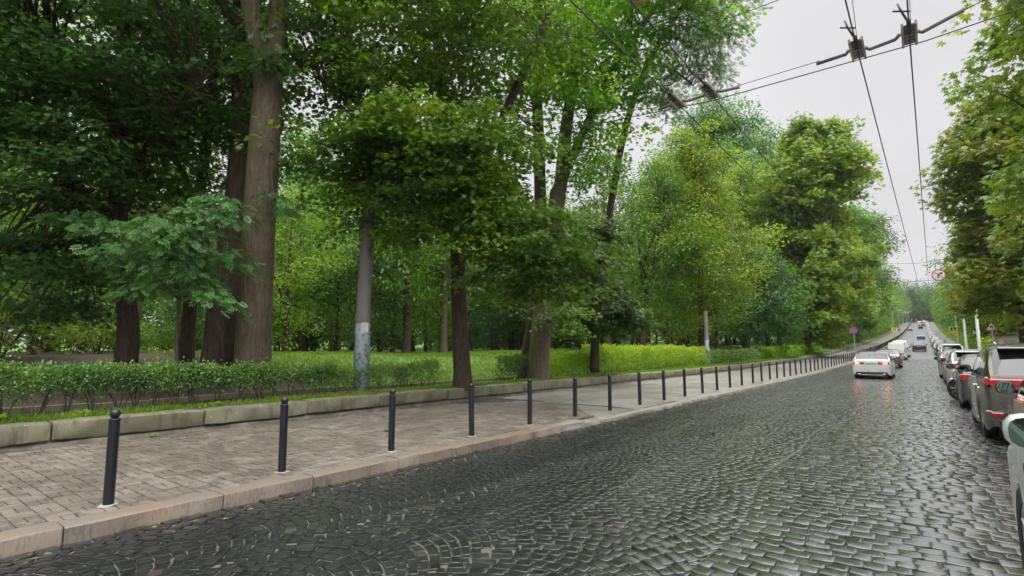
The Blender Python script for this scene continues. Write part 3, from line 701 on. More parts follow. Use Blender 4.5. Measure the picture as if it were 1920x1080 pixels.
# --- central maple, dark ivy-clad trunk
tree('maple', 'dark straight trunk in the middle with drooping layered maple foliage', P(868, 722, 16),
     [([P(869, 728, 16), P(867, 700, 16), P(861, 600, 16), P(857, 450, 15.9), P(846, 330, 15.8), P(832, 210, 15.8), P(820, 100, 15.8), P(810, -80, 15.8)], [.36, .27, .235, .215, .19, .16, .13, .07]),
      ([P(857, 450, 15.9), P(900, 330, 15.2), P(952, 200, 14.6), P(990, 120, 14.2), P(1030, 20, 13.8)], [.13, .12, .115, .10, .06]),
      ([P(846, 340, 15.8), P(760, 260, 15), P(680, 200, 14.4), P(600, 150, 14)], [.12, .09, .07, .04]),
      ([P(820, 160, 15.8), P(860, 60, 15.4), P(905, -40, 15)], [.11, .09, .05]),
      ([P(857, 440, 15.9), P(960, 400, 14.8), P(1040, 400, 14)], [.08, .06, .03]), ([P(858, 500, 16), P(930, 440, 15), P(1010, 480, 14.3), P(1060, 540, 14.2)], [.07, .05, .035, .015])],
     [pb(700, 275, 14, 2.2, 2.2, 1.3, 60), pb(810, 245, 13.8, 2, 2, 1.2, 46), pb(900, 300, 13.6, 2., 2., 1.2, 52), pb(760, 400, 14, 1.7, 1.7, .9, 34), pb(960, 440, 13.6, 1.9, 1.9, .9, 42), pb(900, 375, 13.6, 1.4, 1.4, .6, 22), pb(1010, 520, 14.2, 1.7, 1.6, .7, 30),
      pb(640, 130, 14.5, 2.5, 2.6, 1.6, 52), pb(780, 90, 14.5, 2.6, 2.6, 1.8, 56), pb(930, 80, 14.5, 2.5, 2.6, 1.8, 52), pb(680, 345, 14.4, 1.2, 1.2, .7, 18), pb(1080, 470, 14.4, 1.2, 1.2, .7, 16), pb(1060, 600, 19, 1.2, 1.2, .5, 10),
      pb(880, -80, 14.5, 3.6, 3.5, 1.6, 50), pb(650, -70, 14.5, 3, 3, 1.6, 36)],
     MAPLE, M['leaf_maple'], M['bark_dark'], 16, per=101, rad=.78, lsize=.115, droop=.6, twigs=.6, r0=.016, group='park trees beside the street', minshell=.25)
# --- pair right of centre: brown forked tree + dark one
tree('tall_tree', 'red-brown rough trunk right of centre forking into two tall leaning limbs', P(1008, 708, 20),
     [([P(1008, 714, 20), P(1009, 690, 20), P(1016, 600, 20), P(1030, 480, 20), P(1045, 370, 20), P(1052, 340, 20), P(1064, 220, 20), P(1088, 100, 20), P(1110, -20, 20), P(1130, -180, 20)], [.50, .42, .35, .31, .30, .25, .22, .19, .15, .08]),
      ([P(1050, 350, 20), P(1075, 290, 19.8), P(1112, 210, 19.5), P(1150, 130, 19.2), P(1210, 40, 18.8), P(1270, -40, 18)], [.19, .17, .15, .13, .10, .05]),
      ([P(1070, 190, 20), P(1030, 90, 19), P(1000, 0, 18)], [.1, .08, .05])],
     [pb(1090, 170, 18.8, 2.2, 2.5, 2., 38), pb(1170, 110, 18.4, 2.4, 2.4, 2., 42), pb(1060, 50, 18.6, 2.8, 2.6, 1.8, 40), pb(1150, 270, 18.6, 1.3, 1.3, 1.3, 14), pb(1240, 20, 17.6, 2.4, 2.4, 1.6, 42), pb(1130, -60, 18, 4, 3.6, 1.6, 50), pb(1100, 330, 19.4, 1, 1, .8, 8)],
     MAPLE, M['leaf_lime'], M['bark_brown'], 17, per=63, rad=.8, lsize=.125, nring=20, droop=.55, group='park trees beside the street', minshell=.2)
tree('tall_tree', 'dark straight trunk leaning against the left side of the red-brown forked one', P(988, 705, 21),
     [([P(987, 712, 21), P(990, 680, 21), P(1006, 560, 21), P(1013, 420, 21), P(1011, 280, 21), P(1007, 150, 21), P(1010, 0, 21), P(1010, -160, 21)], [.40, .33, .27, .25, .22, .2, .15, .08])],
     [pb(1000, 60, 20.6, 3, 3, 2.6, 36), pb(960, 220, 20.5, 2, 2, 1.5, 20), pb(1010, -60, 21, 4, 4, 2, 30)],
     MAPLE, M['leaf_maple'], M['bark_dark'], 18, per=72, rad=.9, lsize=.14, group='park trees beside the street')
# locust: airy small leaves reaching over the street
tree('locust', 'airy small-leaved tree with thin hanging sprays reaching out over the street', P(1115, 690, 24),
     [([P(1115, 697, 24), P(1118, 600, 24), P(1140, 420, 23), P(1170, 250, 21), P(1215, 120, 19.6), P(1275, 20, 18.6), P(1330, -60, 18)], [.22, .18, .15, .13, .11, .08, .05]),
      ([P(1215, 120, 19.6), P(1260, 130, 18.6), P(1300, 160, 18)], [.05, .035, .02])],
     [pb(1270, 60, 17.5, 2.3, 2., 1.5, 62), pb(1340, 30, 17.5, 1.2, 1.4, 1.2, 34), pb(1250, 170, 18, .95, 1.1, .8, 22), pb(1345, 125, 17.6, .6, .7, .5, 12), pb(1290, -60, 17, 2.6, 2.6, 1.3, 40)],
     ASH, M['leaf_far'], M['bark_dark'], 19, per=34, rad=.5, lsize=.17, droop=1.0, group='park trees beside the street', minshell=.1, nring=10, r0=.012)
# young understorey trees right of centre
tree('maple', 'low bushy dark maple standing behind the bright hedge', P(1120, 655, 24),
     [([P(1118, 680, 24), P(1119, 620, 24), P(1122, 540, 24), P(1125, 470, 24)], [.13, .11, .09, .05])],
     [pb(1120, 580, 23.4, 2., 1.8, 1.3, 56), pb(1090, 510, 23.6, 1.6, 1.6, 1.1, 30), pb(1165, 600, 23.4, 1.1, 1.1, .7, 18), pb(1110, 440, 24, 1.8, 1.8, 1., 28)],
     MAPLE, M['leaf_dark'], M['bark_dark'], 20, per=89, rad=.7, lsize=.14, droop=.65, group='park trees beside the street', nring=8)
# --- trees along the street further on, left side
def simple(px, py, d, H, rx, lab, mat, T, seed, bark='bark_dark', wtr=.3, name='park_tree', per=60, n=140, ls=.2, rad=1.1, zlow=2.6, lean=0., group='street trees on the left further up', top=.0):
    b = P(px, py, d); x, y, z = b
    return plant_at(x, y, z, H, rx, lab, mat, T, seed, bark, wtr, name, per, n, ls, rad, zlow, lean, group)
def plant_at(x, y, z, H, rx, lab, mat, T, seed, bark='bark_dark', wtr=.3, name='park_tree', per=60, n=140, ls=.2, rad=1.1, zlow=2.6, lean=0., group=None, twigs=.6):
    rg = random.Random(seed)
    stems = [([(x, y, z-.2), (x+.05, y, z+1), (x+.2*lean, y, z+zlow+.5), (x+lean, y, z+H*.55), (x+lean*1.2, y, z+H*.85)], [wtr*1.35, wtr, wtr*.85, wtr*.55, wtr*.15])]
    for k in range(4):
        a = rg.uniform(0, 6.28); h0 = z+zlow+.6+k*H*.09
        stems.append(([(x+lean*.3, y, h0), (x+lean*.5+math.cos(a)*rx*.3, y+math.sin(a)*rx*.3, h0+H*.1), (x+lean+math.cos(a)*rx*.65, y+math.sin(a)*rx*.65, h0+H*.2)], [wtr*.45, wtr*.3, wtr*.1]))
    blobs = []; hh = (H-zlow); nb = int(12+hh*.9)
    for k in range(nb):
        a = k*2.4+rg.random()*.8; f = (k+.6)/nb; env = max(.15, math.sin(math.pi*(.16+.80*f)))**.7
        rr = rx*env*(.62 if k % 3 else .25)*rg.uniform(.85, 1.15); br = rx*rg.uniform(.34, .50)*(.6+.5*env)
        blobs.append((x+lean*(.3+f)+math.cos(a)*rr, y+math.sin(a)*rr, z+zlow+hh*(.07+.86*f)+rg.uniform(-.07, .07)*hh*.8, br, br, min(br*1.05, hh*.18), int(n/nb)+1))
    return tree(name, lab, (x, y, z), stems, blobs, T, mat, M[bark], seed, per=per, rad=rad, lsize=ls, group=group, twigs=twigs, nring=10, minshell=.3, cat='tree', flat=.62, droop=.62)
G2 = 'street trees on the left further up'
def at(px, py, X):                      # point on the plane x = X seen at a picture position
    v = P(px, py, 1.)-np.array([0, 0, CAM_H]); return np.array([0, 0, CAM_H])+v*(X/v[0])
def street_tree(px, X, H, rx, lab, mat, T, seed, **k):
    y = float(at(px, 650, X)[1]); return plant_at(X, y, float(park_z(X, y)), H, rx, lab, mat, T, seed, group=G2, **k)
street_tree(1318, -14.2, 19, 6.3, 'rounded lime tree with yellow leaf tips above the bright hedge', M['leaf_lime'], OVAL, 31, per=74, n=460, ls=.22, rad=1.05, zlow=2.6, wtr=.30)
street_tree(1440, -13.2, 11.5, 5.0, 'broad dark green tree between the lime and the chestnut, branches sweeping low', M['leaf_dark'], OVAL, 32, per=62, n=260, ls=.24, rad=1.1, zlow=1.6, wtr=.26)
street_tree(1510, -12.3, 32, 7.4, 'tall chestnut with olive and rust tinged leaves and a dark trunk', M['leaf_chestnut'], PALM, 33, per=60, n=1000, ls=.40, rad=1.25, zlow=2.6, wtr=.42, name='chestnut', lean=2.2)
street_tree(1365, -27, 44, 15, 'huge domed blue-green crown rising behind the lime trees', M['leaf_far'], LEAF, 34, per=90, n=800, ls=.48, rad=2.1, zlow=7, wtr=.55, twigs=.5)
street_tree(1205, -17.5, 16, 5.0, 'mid green tree left of the lime with a dark leaning trunk', M['leaf_maple'], OVAL, 35, per=58, n=210, ls=.2, rad=.95, zlow=3.0, wtr=.25, lean=1.4)
street_tree(1250, -21, 21, 6.0, 'pale green tree behind the leaning one', M['leaf_back'], LEAF, 38, per=58, n=210, ls=.28, rad=1.1, zlow=2.0, wtr=.25)
street_tree(1470, -25, 44, 11, 'second tall domed crown merging with the huge one', M['leaf_far'], LEAF, 134, per=85, n=500, ls=.48, rad=2.1, zlow=8, wtr=.5, twigs=.5)
street_tree(1462, -15.5, 25, 7.0, 'full mid green crown filling in between the lime and the chestnut', M['leaf_lime'], OVAL, 139, per=66, n=380, ls=.3, rad=1.2, zlow=2.0, wtr=.3)
street_tree(1400, -19, 27, 7.5, 'yellow-green tree behind the lime and the low dark tree', M['leaf_lime'], OVAL, 39, per=60, n=260, ls=.28, rad=1.2, zlow=2.0, wtr=.3)
street_tree(1570, -12.6, 27, 7, 'dark green tree just beyond the chestnut', M['leaf_maple'], LEAF, 36, per=64, n=300, ls=.42, rad=1.7, zlow=3, wtr=.4, lean=2)
street_tree(1607, -12.4, 31, 8, 'high mid green tree showing over the street right of the chestnut', M['leaf_back'], LEAF, 37, per=66, n=340, ls=.5, rad=2.0, zlow=4, wtr=.45, lean=2.5)
# --- right side
G3 = 'trees along the right pavement'
plant_at(8.7, 30, .1, 25, 6.8, 'large chestnut crown hanging over the parked cars at the right edge', M['leaf_chestnut'], PALM, 41, per=60, n=1200, ls=.26, rad=1.0, zlow=3.6, wtr=.35, name='chestnut', group=G3)
plant_at(5.4, 50.5, .3, 20, 4.9, 'second chestnut on the right with a thick bare trunk by the kiosk', M['leaf_chestnut'], PALM, 42, per=50, n=480, ls=.32, rad=1.0, zlow=3.6, wtr=.28, name='chestnut', group=G3)
plant_at(6.2, 73, .6, 16, 5.0, 'third tree on the right, dark green behind the warning sign', M['leaf_lime'], LEAF, 43, per=60, n=260, ls=.30, rad=1.2, zlow=2.8, wtr=.28, group=G3)
plant_at(8.0, 96, 1.3, 18, 5.6, 'fourth tree on the right behind the row of white poles', M['leaf_maple'], LEAF, 44, per=60, n=240, ls=.36, rad=1.4, zlow=2, wtr=.28, group=G3)
# --- the wood: prototypes copied many times
def wood_tree(lab, mat, seed, H, rx, zlow, n, per, ls, bark='bark_dark', wtr=.24, group='trees of the wood behind the lawn'):
    return plant_at(0, 0, 0, H, rx, lab, mat, LEAF, seed, bark=bark, wtr=wtr, n=n, per=per, ls=ls, rad=1.25, zlow=zlow, group=group, twigs=.35, name='wood_tree')
PR = [wood_tree('proto', M['leaf_back'], 51, 17, 4.6, 2.6, 120, 48, .30), wood_tree('proto', M['leaf_glade'], 52, 14, 4.2, 1.6, 120, 46, .28),
      wood_tree('proto', M['leaf_back'], 53, 20, 5.2, 4.5, 130, 50, .32, 'bark_brown', .34), wood_tree('proto', M['leaf_dark'], 54, 12, 3.8, 1.2, 110, 46, .27),
      wood_tree('proto', M['leaf_far'], 55, 16, 5.0, 2.2, 130, 46, .36)]
PK = [kids(p) for p in PR]
KIND = ['mid green', 'bright yellow-green', 'tall brown-trunked', 'low dark green', 'pale blue-green']
used = [False]*5; rw = random.Random(3)
def put(k, x, y, s=1.0, lab=None, group=None, z=None):
    z = (float(park_z(x, y)) if x < -11 else road_z(y))-.1 if z is None else z
    sc_ = (s*rw.uniform(.9, 1.1), s*rw.uniform(.9, 1.1), s*rw.uniform(.9, 1.12))
    if not used[k]:
        used[k] = True; r = PR[k]; r.location = (x, y, z); r.rotation_euler = (0, 0, rw.uniform(0, 6.28)); r.scale = sc_
    else: r = copy_tree(PR[k], (x, y, z), rw.uniform(0, 6.28), sc_, ch=PK[k])
    r['label'] = lab; r['group'] = group or 'trees of the wood behind the lawn'
    return r
cnt = 0
for iy in range(-1, 17):
    for ix in range(8):
        x = -27-ix*6.6+rw.uniform(-2.4, 2.4); y = iy*7.2+rw.uniform(-2.6, 2.6)
        if y < -.55*abs(x)*.0-4: continue
        ratio = x/max(y, .5)
        if 5 < y < 34 and x > -34 and rw.random() < .55: continue    # lawn glade
        k = rw.choices(range(5), [3, 3 if 8 < y < 60 else 1, 2, 2.2, 1])[0]
        near = 'at the lawn edge' if x > -36 else ('in the middle of the wood' if x > -55 else 'deep in the wood')
        where = 'left third' if y < 15 else ('middle' if y < 50 else 'right third')
        put(k, x, y, rw.uniform(.85, 1.15), '%s tree %s, %s of the picture' % (KIND[k], near, where)); cnt += 1
for i in range(44):                     # both sides of the climbing street
    for side in (-1, 1):
        y = 100+i*8.3+rw.uniform(-2, 2); 
        if side > 0: x = rw.uniform(8.2, 10.5)+(y-100)*.006
        else: x = -12.2-rw.uniform(0, 3)
        k = rw.choice([0, 3, 4, 1, 0]); part = 'lower' if y < 200 else ('middle' if y < 320 else 'upper')
        put(k, x, y, rw.uniform(1.15, 1.5), '%s tree on the %s side of the street, %s part of the climb' % (KIND[k], 'left' if side < 0 else 'right', part), 'trees lining the climbing street')
for i in range(60):                     # second rows behind them
    side = -1 if i % 2 else 1; y = 70+(i//2)*14+rw.uniform(-4, 4); x = side*(rw.uniform(15, 19) if side > 0 else rw.uniform(19, 25))
    k = rw.choice([0, 2, 4]); put(k, x, y, rw.uniform(1.0, 1.2), '%s tree in the second row %s of the climbing street' % (KIND[k], 'left' if side < 0 else 'right'), 'trees lining the climbing street')
for i in range(22):                     # the wood that closes the street at the crest
    k = rw.choice([0, 4, 4, 0]); x = -26+i*2.5+rw.uniform(-1, 1); y = 500+rw.uniform(-8, 40)
    put(k, x, y, rw.uniform(1.3, 1.9), '%s tree closing the view beyond the crest of the street' % KIND[k], 'trees beyond the crest')
for i in range(26):                     # young low-branched trees that close the view behind the lawn
    y = 6+i*2.4+rw.uniform(-1, 1); x = -27.5-rw.uniform(0, 5)-(3 if i % 2 else 0); k = rw.choice([1, 3, 1, 3, 0])
    put(k, x, y, rw.uniform(.5, .72), '%s young low-branched tree at the back edge of the lawn' % KIND[k])
def wood_mass(name, lab, pts, thick, h, n, ls, seed, mat):
    rng = np.random.default_rng(seed); pts = np.array(pts, float); t = rng.random(n)*(len(pts)-1); i = np.minimum(t.astype(int), len(pts)-2); f = t-i
    q = pts[i]*(1-f[:, None])+pts[i+1]*f[:, None]; ph = t*37
    top = h*(.8+.13*np.sin(ph)+.09*np.sin(ph*2.3+1)+.06*np.sin(ph*5.1))
    z = rng.random(n)**.8*top
    q = q+np.stack([rng.normal(0, thick, n), rng.normal(0, thick, n)*.4], 1)*(1+.4*np.sin(z*.9+ph)[:, None])
    zz = np.where(q[:, 0] < -11, park_z(q[:, 0], q[:, 1]), np.interp(q[:, 1], RZ_Y, RZ_Z))
    N = rng.normal(0, .6, (n, 3)); N[:, 2] += .6; D = rng.normal(0, 1, (n, 3)); D[:, 2] *= .5
    tag(leaves(name, np.stack([q[:, 0], q[:, 1], zz+z], 1), D, N, ls*rng.uniform(.6, 1.3, n), rng.random(n), LEAF, M[mat], None), lab, kind='stuff')
wood_mass('far_wood', 'far edge of the wood behind the park trees', [(-84, -12), (-80, 10), (-80, 60), (-74, 120), (-55, 170), (-40, 230)], 3.0, 17, 60000, .75, 201, 'leaf_back')
wood_mass('far_wood', 'dense wood right of the climbing street', [(14, 70), (15, 120), (17, 200), (19, 320), (22, 470)], 2.2, 15, 42000, .5, 202, 'leaf_back')
wood_mass('roadside_bushes', 'low bushes along the right edge of the climb', [(6.8, 66), (6.9, 100), (7.2, 200), (7.6, 320), (8, 470)], .6, 2.6, 26000, .26, 205, 'leaf_lime')
wood_mass('roadside_bushes', 'low bushes under the trees left of the climb', [(-13, 110), (-13, 200), (-12.6, 320), (-12, 470)], .6, 2.4, 16000, .32, 206, 'leaf_back')
wood_mass('far_wood', 'dense wood left of the climbing street', [(-40, 100), (-26, 160), (-24, 240), (-22, 320), (-20, 470)], 2.5, 22, 30000, .9, 203, 'leaf_back')
wood_mass('far_wood', 'greenery behind the right pavement near the parked cars', [(15, -12), (16, 20), (16, 45), (14.5, 72)], 1.6, 10, 16000, .42, 207, 'leaf_back')
wood_mass('far_wood', 'wooded hill beyond the crest', [(-50, 505), (-20, 520), (10, 525), (50, 500)], 5, 34, 40000, 1.2, 204, 'leaf_far')
for i, (x, y) in enumerate(((-14, -8), (-16, -19), (-13, -30), (-24, -12), (9, -6), (8.5, -16), (9, -27), (10, 8))):  # out-of-view trees added so car glass, mirrors and wet setts reflect foliage
    put([0, 2, 0, 2, 0, 4, 0, 0][i], x, y, 1.0, '%s unseen tree added for reflections behind the camera, %s side' % (['first', 'second', 'third', 'fourth'][i % 4], 'park' if i < 4 else 'right'))
# shrubs under the wood
def shrub(lab, mat, seed, r, h, n, per, ls, T=LEAF):
    rng = np.random.default_rng(seed); root = empty('shrub', (0, 0, 0)); tag(root, lab, 'shrub', 'shrubs at the edge of the wood')
    mb = MB()
    for k in range(7):
        a = k*.9; mb.tube([(0, 0, -.1), (math.cos(a)*r*.3, math.sin(a)*r*.3, h*.4), (math.cos(a)*r*.6, math.sin(a)*r*.6, h*.8)], [.03, .02, .008], 5, cap=False)
    mb.build('stems', M['twig'], root)
    c, out = blob_sprays([(0, 0, h*.5, r, r, h*.5, n)], rng, .3)
    p, D, N, sz, ti = spray_leaves(c, out, rng, per, .5, ls, .4, .5)
    leaves('foliage', p, D, N, sz, ti, T, mat, root); return root
SP = [shrub('p', M['leaf_glade'], 61, 1.9, 2.2, 46, 44, .16), shrub('p', M['leaf_dark'], 62, 2.0, 2.6, 46, 44, .18), shrub('p', M['leaf_back'], 63, 1.7, 1.9, 40, 44, .17)]
SK = [kids(p) for p in SP]; SN = ['bright light-green', 'dark glossy', 'mid green']; su = [False]*3
def put_shrub(k, x, y, s, lab):
    z = float(park_z(x, y))-.05
    if not su[k]: su[k] = True; r = SP[k]; r.location = (x, y, z); r.scale = (s, s, s)
    else: r = copy_tree(SP[k], (x, y, z), rw.uniform(0, 6.28), s, ch=SK[k])
    r['label'] = lab
for (x, y, s, k, lab) in ((-22.5, 3.4, 1.05, 0, 'large bright green shrub on the soil mound at the far left edge'), (-25, 6.6, .8, 0, 'smaller bright shrub right of the large one on the soil mound'),
                          (-29, 1.5, 1.4, 1, 'dark shrub mass behind the bright shrubs at the left edge'), (-33, 12.5, 1.0, 0, 'bright shrub glimpsed between the two left trunks')):
    put_shrub(k, x, y, s, lab)
for i in range(56):
    x = -30-rw.random()*34; y = rw.uniform(-2, 110); k = rw.choice([0, 1, 2]); 
    if 8 < y < 30 and x > -36: x -= 9
    put_shrub(k, x, y, rw.uniform(.8, 1.35), '%s shrub under the trees, %s part of the wood' % (SN[k], 'left' if y < 20 else ('central' if y < 55 else 'far right')))

# ---------------------------------------------------------------- hedges, grass, verge plants
def hedge(label, y0, y1, xw, x0, z0, z1, mat, n, ls, seed, stems=True, sparse=0., nbias=.6, group='clipped hedges behind the wall', gaps=()):
    rng = np.random.default_rng(seed); ym = (y0+y1)/2; base = np.array([x0, ym, float(park_z(x0, ym))])
    root = empty('hedge', tuple(base)); tag(root, label, 'hedge', group)
    y = rng.uniform(y0, y1, n); g = float(park_z(x0, ym))
    gz = park_z(np.full(n, x0), y)
    u = rng.uniform(-1, 1, n); v = rng.random(n)**nbias
    edge = .08*vnoise(y, u*0, .5, seed)+.05*vnoise(y*2.3, u, .3, seed)
    top = z1+edge+rng.exponential(.035, n)
    low = z0+.12*vnoise(y, y*0, .45, seed+3)+.10*rng.normal(size=n)
    z = low+(top-low)*v
    x = x0+u*xw*(1-.25*v)+.05*vnoise(y, z, .4, 5)
    shell = (np.abs(u) > .45) | (v > .7); keep = shell | (rng.random(n) < .35)
    if sparse: keep &= (np.sin(y*5.1+seed)*.5+np.sin(y*11.3)*.3+rng.normal(0, .3, n)) > -1+sparse+(.5-v)*.9*sparse*1.4
    for a, b in gaps: keep &= ~((y > a) & (y < b))
    x, y, z, gz, v = [q[keep] for q in (x, y, z, gz, v)]; m = len(x)
    p = np.stack([x, y, gz+z], 1)
    D = rng.normal(0, .6, (m, 3)); D[:, 2] = .35+rng.normal(0, .5, m)+(v > .8)*.6
    N = rng.normal(0, .7, (m, 3)); N[:, 2] += .7; N[:, 0] += .5
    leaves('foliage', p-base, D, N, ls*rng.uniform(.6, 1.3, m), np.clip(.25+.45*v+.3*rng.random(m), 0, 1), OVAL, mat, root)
    if stems:
        mb = MB(); yy = y0+.15
        while yy < y1:
            if not any(a < yy < b for a, b in gaps):
                for k in range(4):
                    a = rng.normal(0, .12); xx = x0+rng.normal(0, .08); gg = float(park_z(xx, yy))
                    q = [(xx, yy, gg-.05), (xx+rng.normal(0, .05), yy+a*.6, gg+z0*.8), (xx+rng.normal(0, .1), yy+a*1.8, gg+z0+.25*(z1-z0)+.15)]
                    mb.tube([np.array(t)-base for t in q], [.014, .010, .004], 5, cap=False)
            yy += rng.uniform(.28, .5)
        mb.build('stems', M['twig'], root)
    return root
hedge('dark green leggy hedge with bare stems behind the wall at the left edge', -2.5, 3.4, .30, -11.95, .30, .76, M['leaf_hedge'], 27000, .048, 71)
hedge('dense middle stretch of the leggy near hedge in front of the big trunks', 3.4, 8.0, .30, -11.95, .28, .74, M['leaf_hedge'], 25000, .048, 72)
hedge('thin gappy hedge between the painted pole and the dark ivy-clad trunk', 8.0, 11.7, .26, -11.9, .20, .66, M['leaf_hedge'], 10000, .048, 73, sparse=.45)
hedge('small dark clipped bush at the foot of the forked trunk', 15.2, 16.6, .4, -12.2, .10, .85, M['leaf_dark'], 3200, .065, 74)
hedge('lower yellow-green hedge stretch right of the forked trunk', 17.2, 22.5, .45, -12.35, .12, .86, M['leaf_lush'], 14000, .07, 75)
hedge('tall vivid lime-green hedge in the centre distance', 22.4, 38, .65, -12.6, .05, 1.22, M['leaf_lush'], 40000, .085, 76)
hedge('darker lower hedge between the vivid hedge and the chestnut trunk', 38.3, 53, .6, -12.5, .05, .95, M['leaf_hedge'], 14000, .11, 77, stems=False)
hedge('bright hedge beyond the chestnut trunk', 58, 90, .7, -12.5, .05, 1.1, M['leaf_lush'], 16000, .15, 78, stems=False)
def grass(name, n, xs, ys, hmin, hmax, seed, lab, dens=None, wid=1., mat='grass_blade'):
    rng = np.random.default_rng(seed); x = rng.uniform(*xs, n); y = rng.uniform(*ys, n)
    if dens is not None: k = rng.random(n) < dens(x, y); x, y = x[k], y[k]
    m = len(x); z = park_z(x, y) if xs[1] < -10.9 else np.interp(y, RZ_Y, RZ_Z)+.13
    D = rng.normal(0, .45, (m, 3)); D[:, 2] = 1
    N = rng.normal(0, 1, (m, 3)); N[:, 2] = .1
    o = leaves(name, np.stack([x, y, z-.01], 1), D, N, rng.uniform(hmin, hmax, m)*wid, np.clip(rng.normal(.45, .22, m), 0, 1), BLADE, M[mat], None)
    return tag(o, lab, kind='stuff')
grass('verge_grass', 34000, (-11.75, -11.12), (-1, 30), .04, .13, 81, 'short bright grass along the top of the wall', lambda x, y: .35+.65*(np.sin(y*2.1)+np.sin(y*.7+1) > -.4))
grass('verge_grass', 14000, (-12.1, -11.12), (30, 90), .07, .2, 82, 'grass along the wall in the distance')
def lawn_d(x, y): return (vnoise(x, y, 3.3, 2)*.22+.75)*((y > 9.5+.8*np.sin(x))|(x < -20)&(y > 8))
grass('lawn_grass', 60000, (-26, -12.9), (8, 34), .06, .17, 83, 'bright lawn grass sloping up behind the hedge', lawn_d)
grass('lawn_grass', 26000, (-26, -13), (34, 80), .1, .3, 84, 'lawn grass further along')
# broad-leaved weeds at the wall foot and along its top
def weed(x, y, z, r, n, seed, lab, up=.5):
    rng = np.random.default_rng(seed); a = rng.uniform(0, 6.28, n)
    D = np.stack([np.cos(a), np.sin(a), rng.uniform(.1, 1.2, n)*up*2], 1); N = np.stack([-np.cos(a)*.6, -np.sin(a)*.6, np.ones(n)], 1)
    Pn = np.stack([x+rng.normal(0, r*.25, n), y+rng.normal(0, r*.35, n), np.full(n, z)], 1)
    root = empty('weed', (x, y, z)); tag(root, lab, 'weed', 'weeds along the wall')
    leaves('weed_leaves', Pn-np.array([x, y, z]), D, N, r*rng.uniform(.5, 1.1, n), rng.random(n), OVAL, M['grass_blade'], root)
weed(-11.3, 1.75, .53, .20, 26, 1, 'leafy weed on top of the wall at the left edge'); weed(-11.35, 2.9, .53, .14, 22, 2, 'low leafy weed on the wall top left of the first bollard')
weed(-11.3, 5.0, .53, .12, 22, 3, 'small weed on the wall top right of the first bollard')
weed(-10.66, 3.7, .13, .09, 30, 4, 'weed tuft at the wall foot left of the first bollard', .2); weed(-10.70, 4.35, .13, .07, 20, 5, 'weed tuft at the wall foot right of the first bollard', .2)
weed(-8.0, 6.6, .13, .07, 26, 6, 'flat weed tuft in the pavement by a pale patch', .2); weed(-10.72, 7.6, .13, .06, 18, 7, 'tiny weed at the wall foot near the third bollard', .2)
rng = np.random.default_rng(9); n = 700         # fallen leaves, litter on the verge and the pavement edge
x = rng.uniform(-12.6, -10.9, n); y = rng.uniform(-1, 24, n)
o = leaves('leaf_litter', np.stack([x, y, np.where(x < -11.1, park_z(x, y)+.012, .15)], 1)[x < -11.1], rng.normal(0, 1, (n, 3))[x < -11.1]*[1, 1, .1], np.tile([0, 0, 1.], (n, 1))[x < -11.1]+rng.normal(0, .2, (n, 3))[x < -11.1], rng.uniform(.04, .09, n)[x < -11.1], rng.random(n)[x < -11.1], LEAF, M['leaf_chestnut'], None)
tag(o, 'dry leaves scattered on the verge', kind='stuff')
n = 420; x = np.concatenate([rng.uniform(-10.7, -6.1, 190), KX+rng.exponential(.22, 230)+.03]); y = rng.uniform(.5, 26, n)
z = np.where(x < -6.09, .148, .012)
o = leaves('leaf_litter', np.stack([x, y, z], 1), rng.normal(0, 1, (n, 3))*[1, 1, .12], np.tile([0, 0, 1.], (n, 1))+rng.normal(0, .2, (n, 3)), rng.uniform(.03, .075, n), rng.random(n), LEAF, M['leaf_chestnut'], None)
tag(o, 'few fallen leaves on the pavement and in the gutter', kind='stuff')

# ---------------------------------------------------------------- poles, lamps, signs
s = NT('old_concrete_pole'); b = s.noise(5, 5, s.pos((1, 1, .4))); f = s.noise(60, 3)
sp = s.n('ShaderNodeSeparateXYZ'); s.l(s.n('ShaderNodeNewGeometry').outputs['Position'], sp.inputs[0])
pa = s.noise(9, 5); band = s.math('MULTIPLY', s.math('LESS_THAN', sp.outputs[2], 2.32), s.ramp(pa, [(.42, 0.), (.5, 1.)]))
c = s.mix(b, (.13, .125, .115), (.24, .235, .22))
c = s.mix(band, c, s.mix(s.noise(3, 3), (.26, .36, .45), (.46, .52, .58)))
s.set(col=c, rough=.8); s.bump(s.mix(.5, b, f), .7, .01); M['pole_old'] = s.m
pr = P(677, 722, 14.2); root = empty('trolley_pole', tuple(pr)); tag(root, 'grey concrete pole with flaking pale blue paint on its lower part', 'pole', 'poles carrying the overhead wires')
mb = MB(); pt = P(707, 85, 14.2)
mb.tube([(0, 0, -.2), (0, 0, 2.0), tuple((pt-pr)*np.array([1, 1, 1])*.9), tuple(pt-pr)], [.215, .195, .14, .135], 20)
mb.build('shaft', M['pole_old'], root, smooth=True)
mb = MB(); mb.lathe((.0, 0, 1.35), [(.206, 0), (.214, .005), (.214, .05), (.206, .055)], 20); mb.lathe((0, 0, 6.6), [(.15, 0), (.175, .01), (.175, .08), (.15, .09)], 20); mb.build('clamp_band', M['galv'], root, smooth=True, auto=40)
mb = MB(); mb.box((.205, -.10, 1.52), (.02, .20, .26), rz=-.4, bev=.003); mb.build('paper_notice', plain('old_notice', (.55, .53, .5), .7, var=.35, sc=14), root)
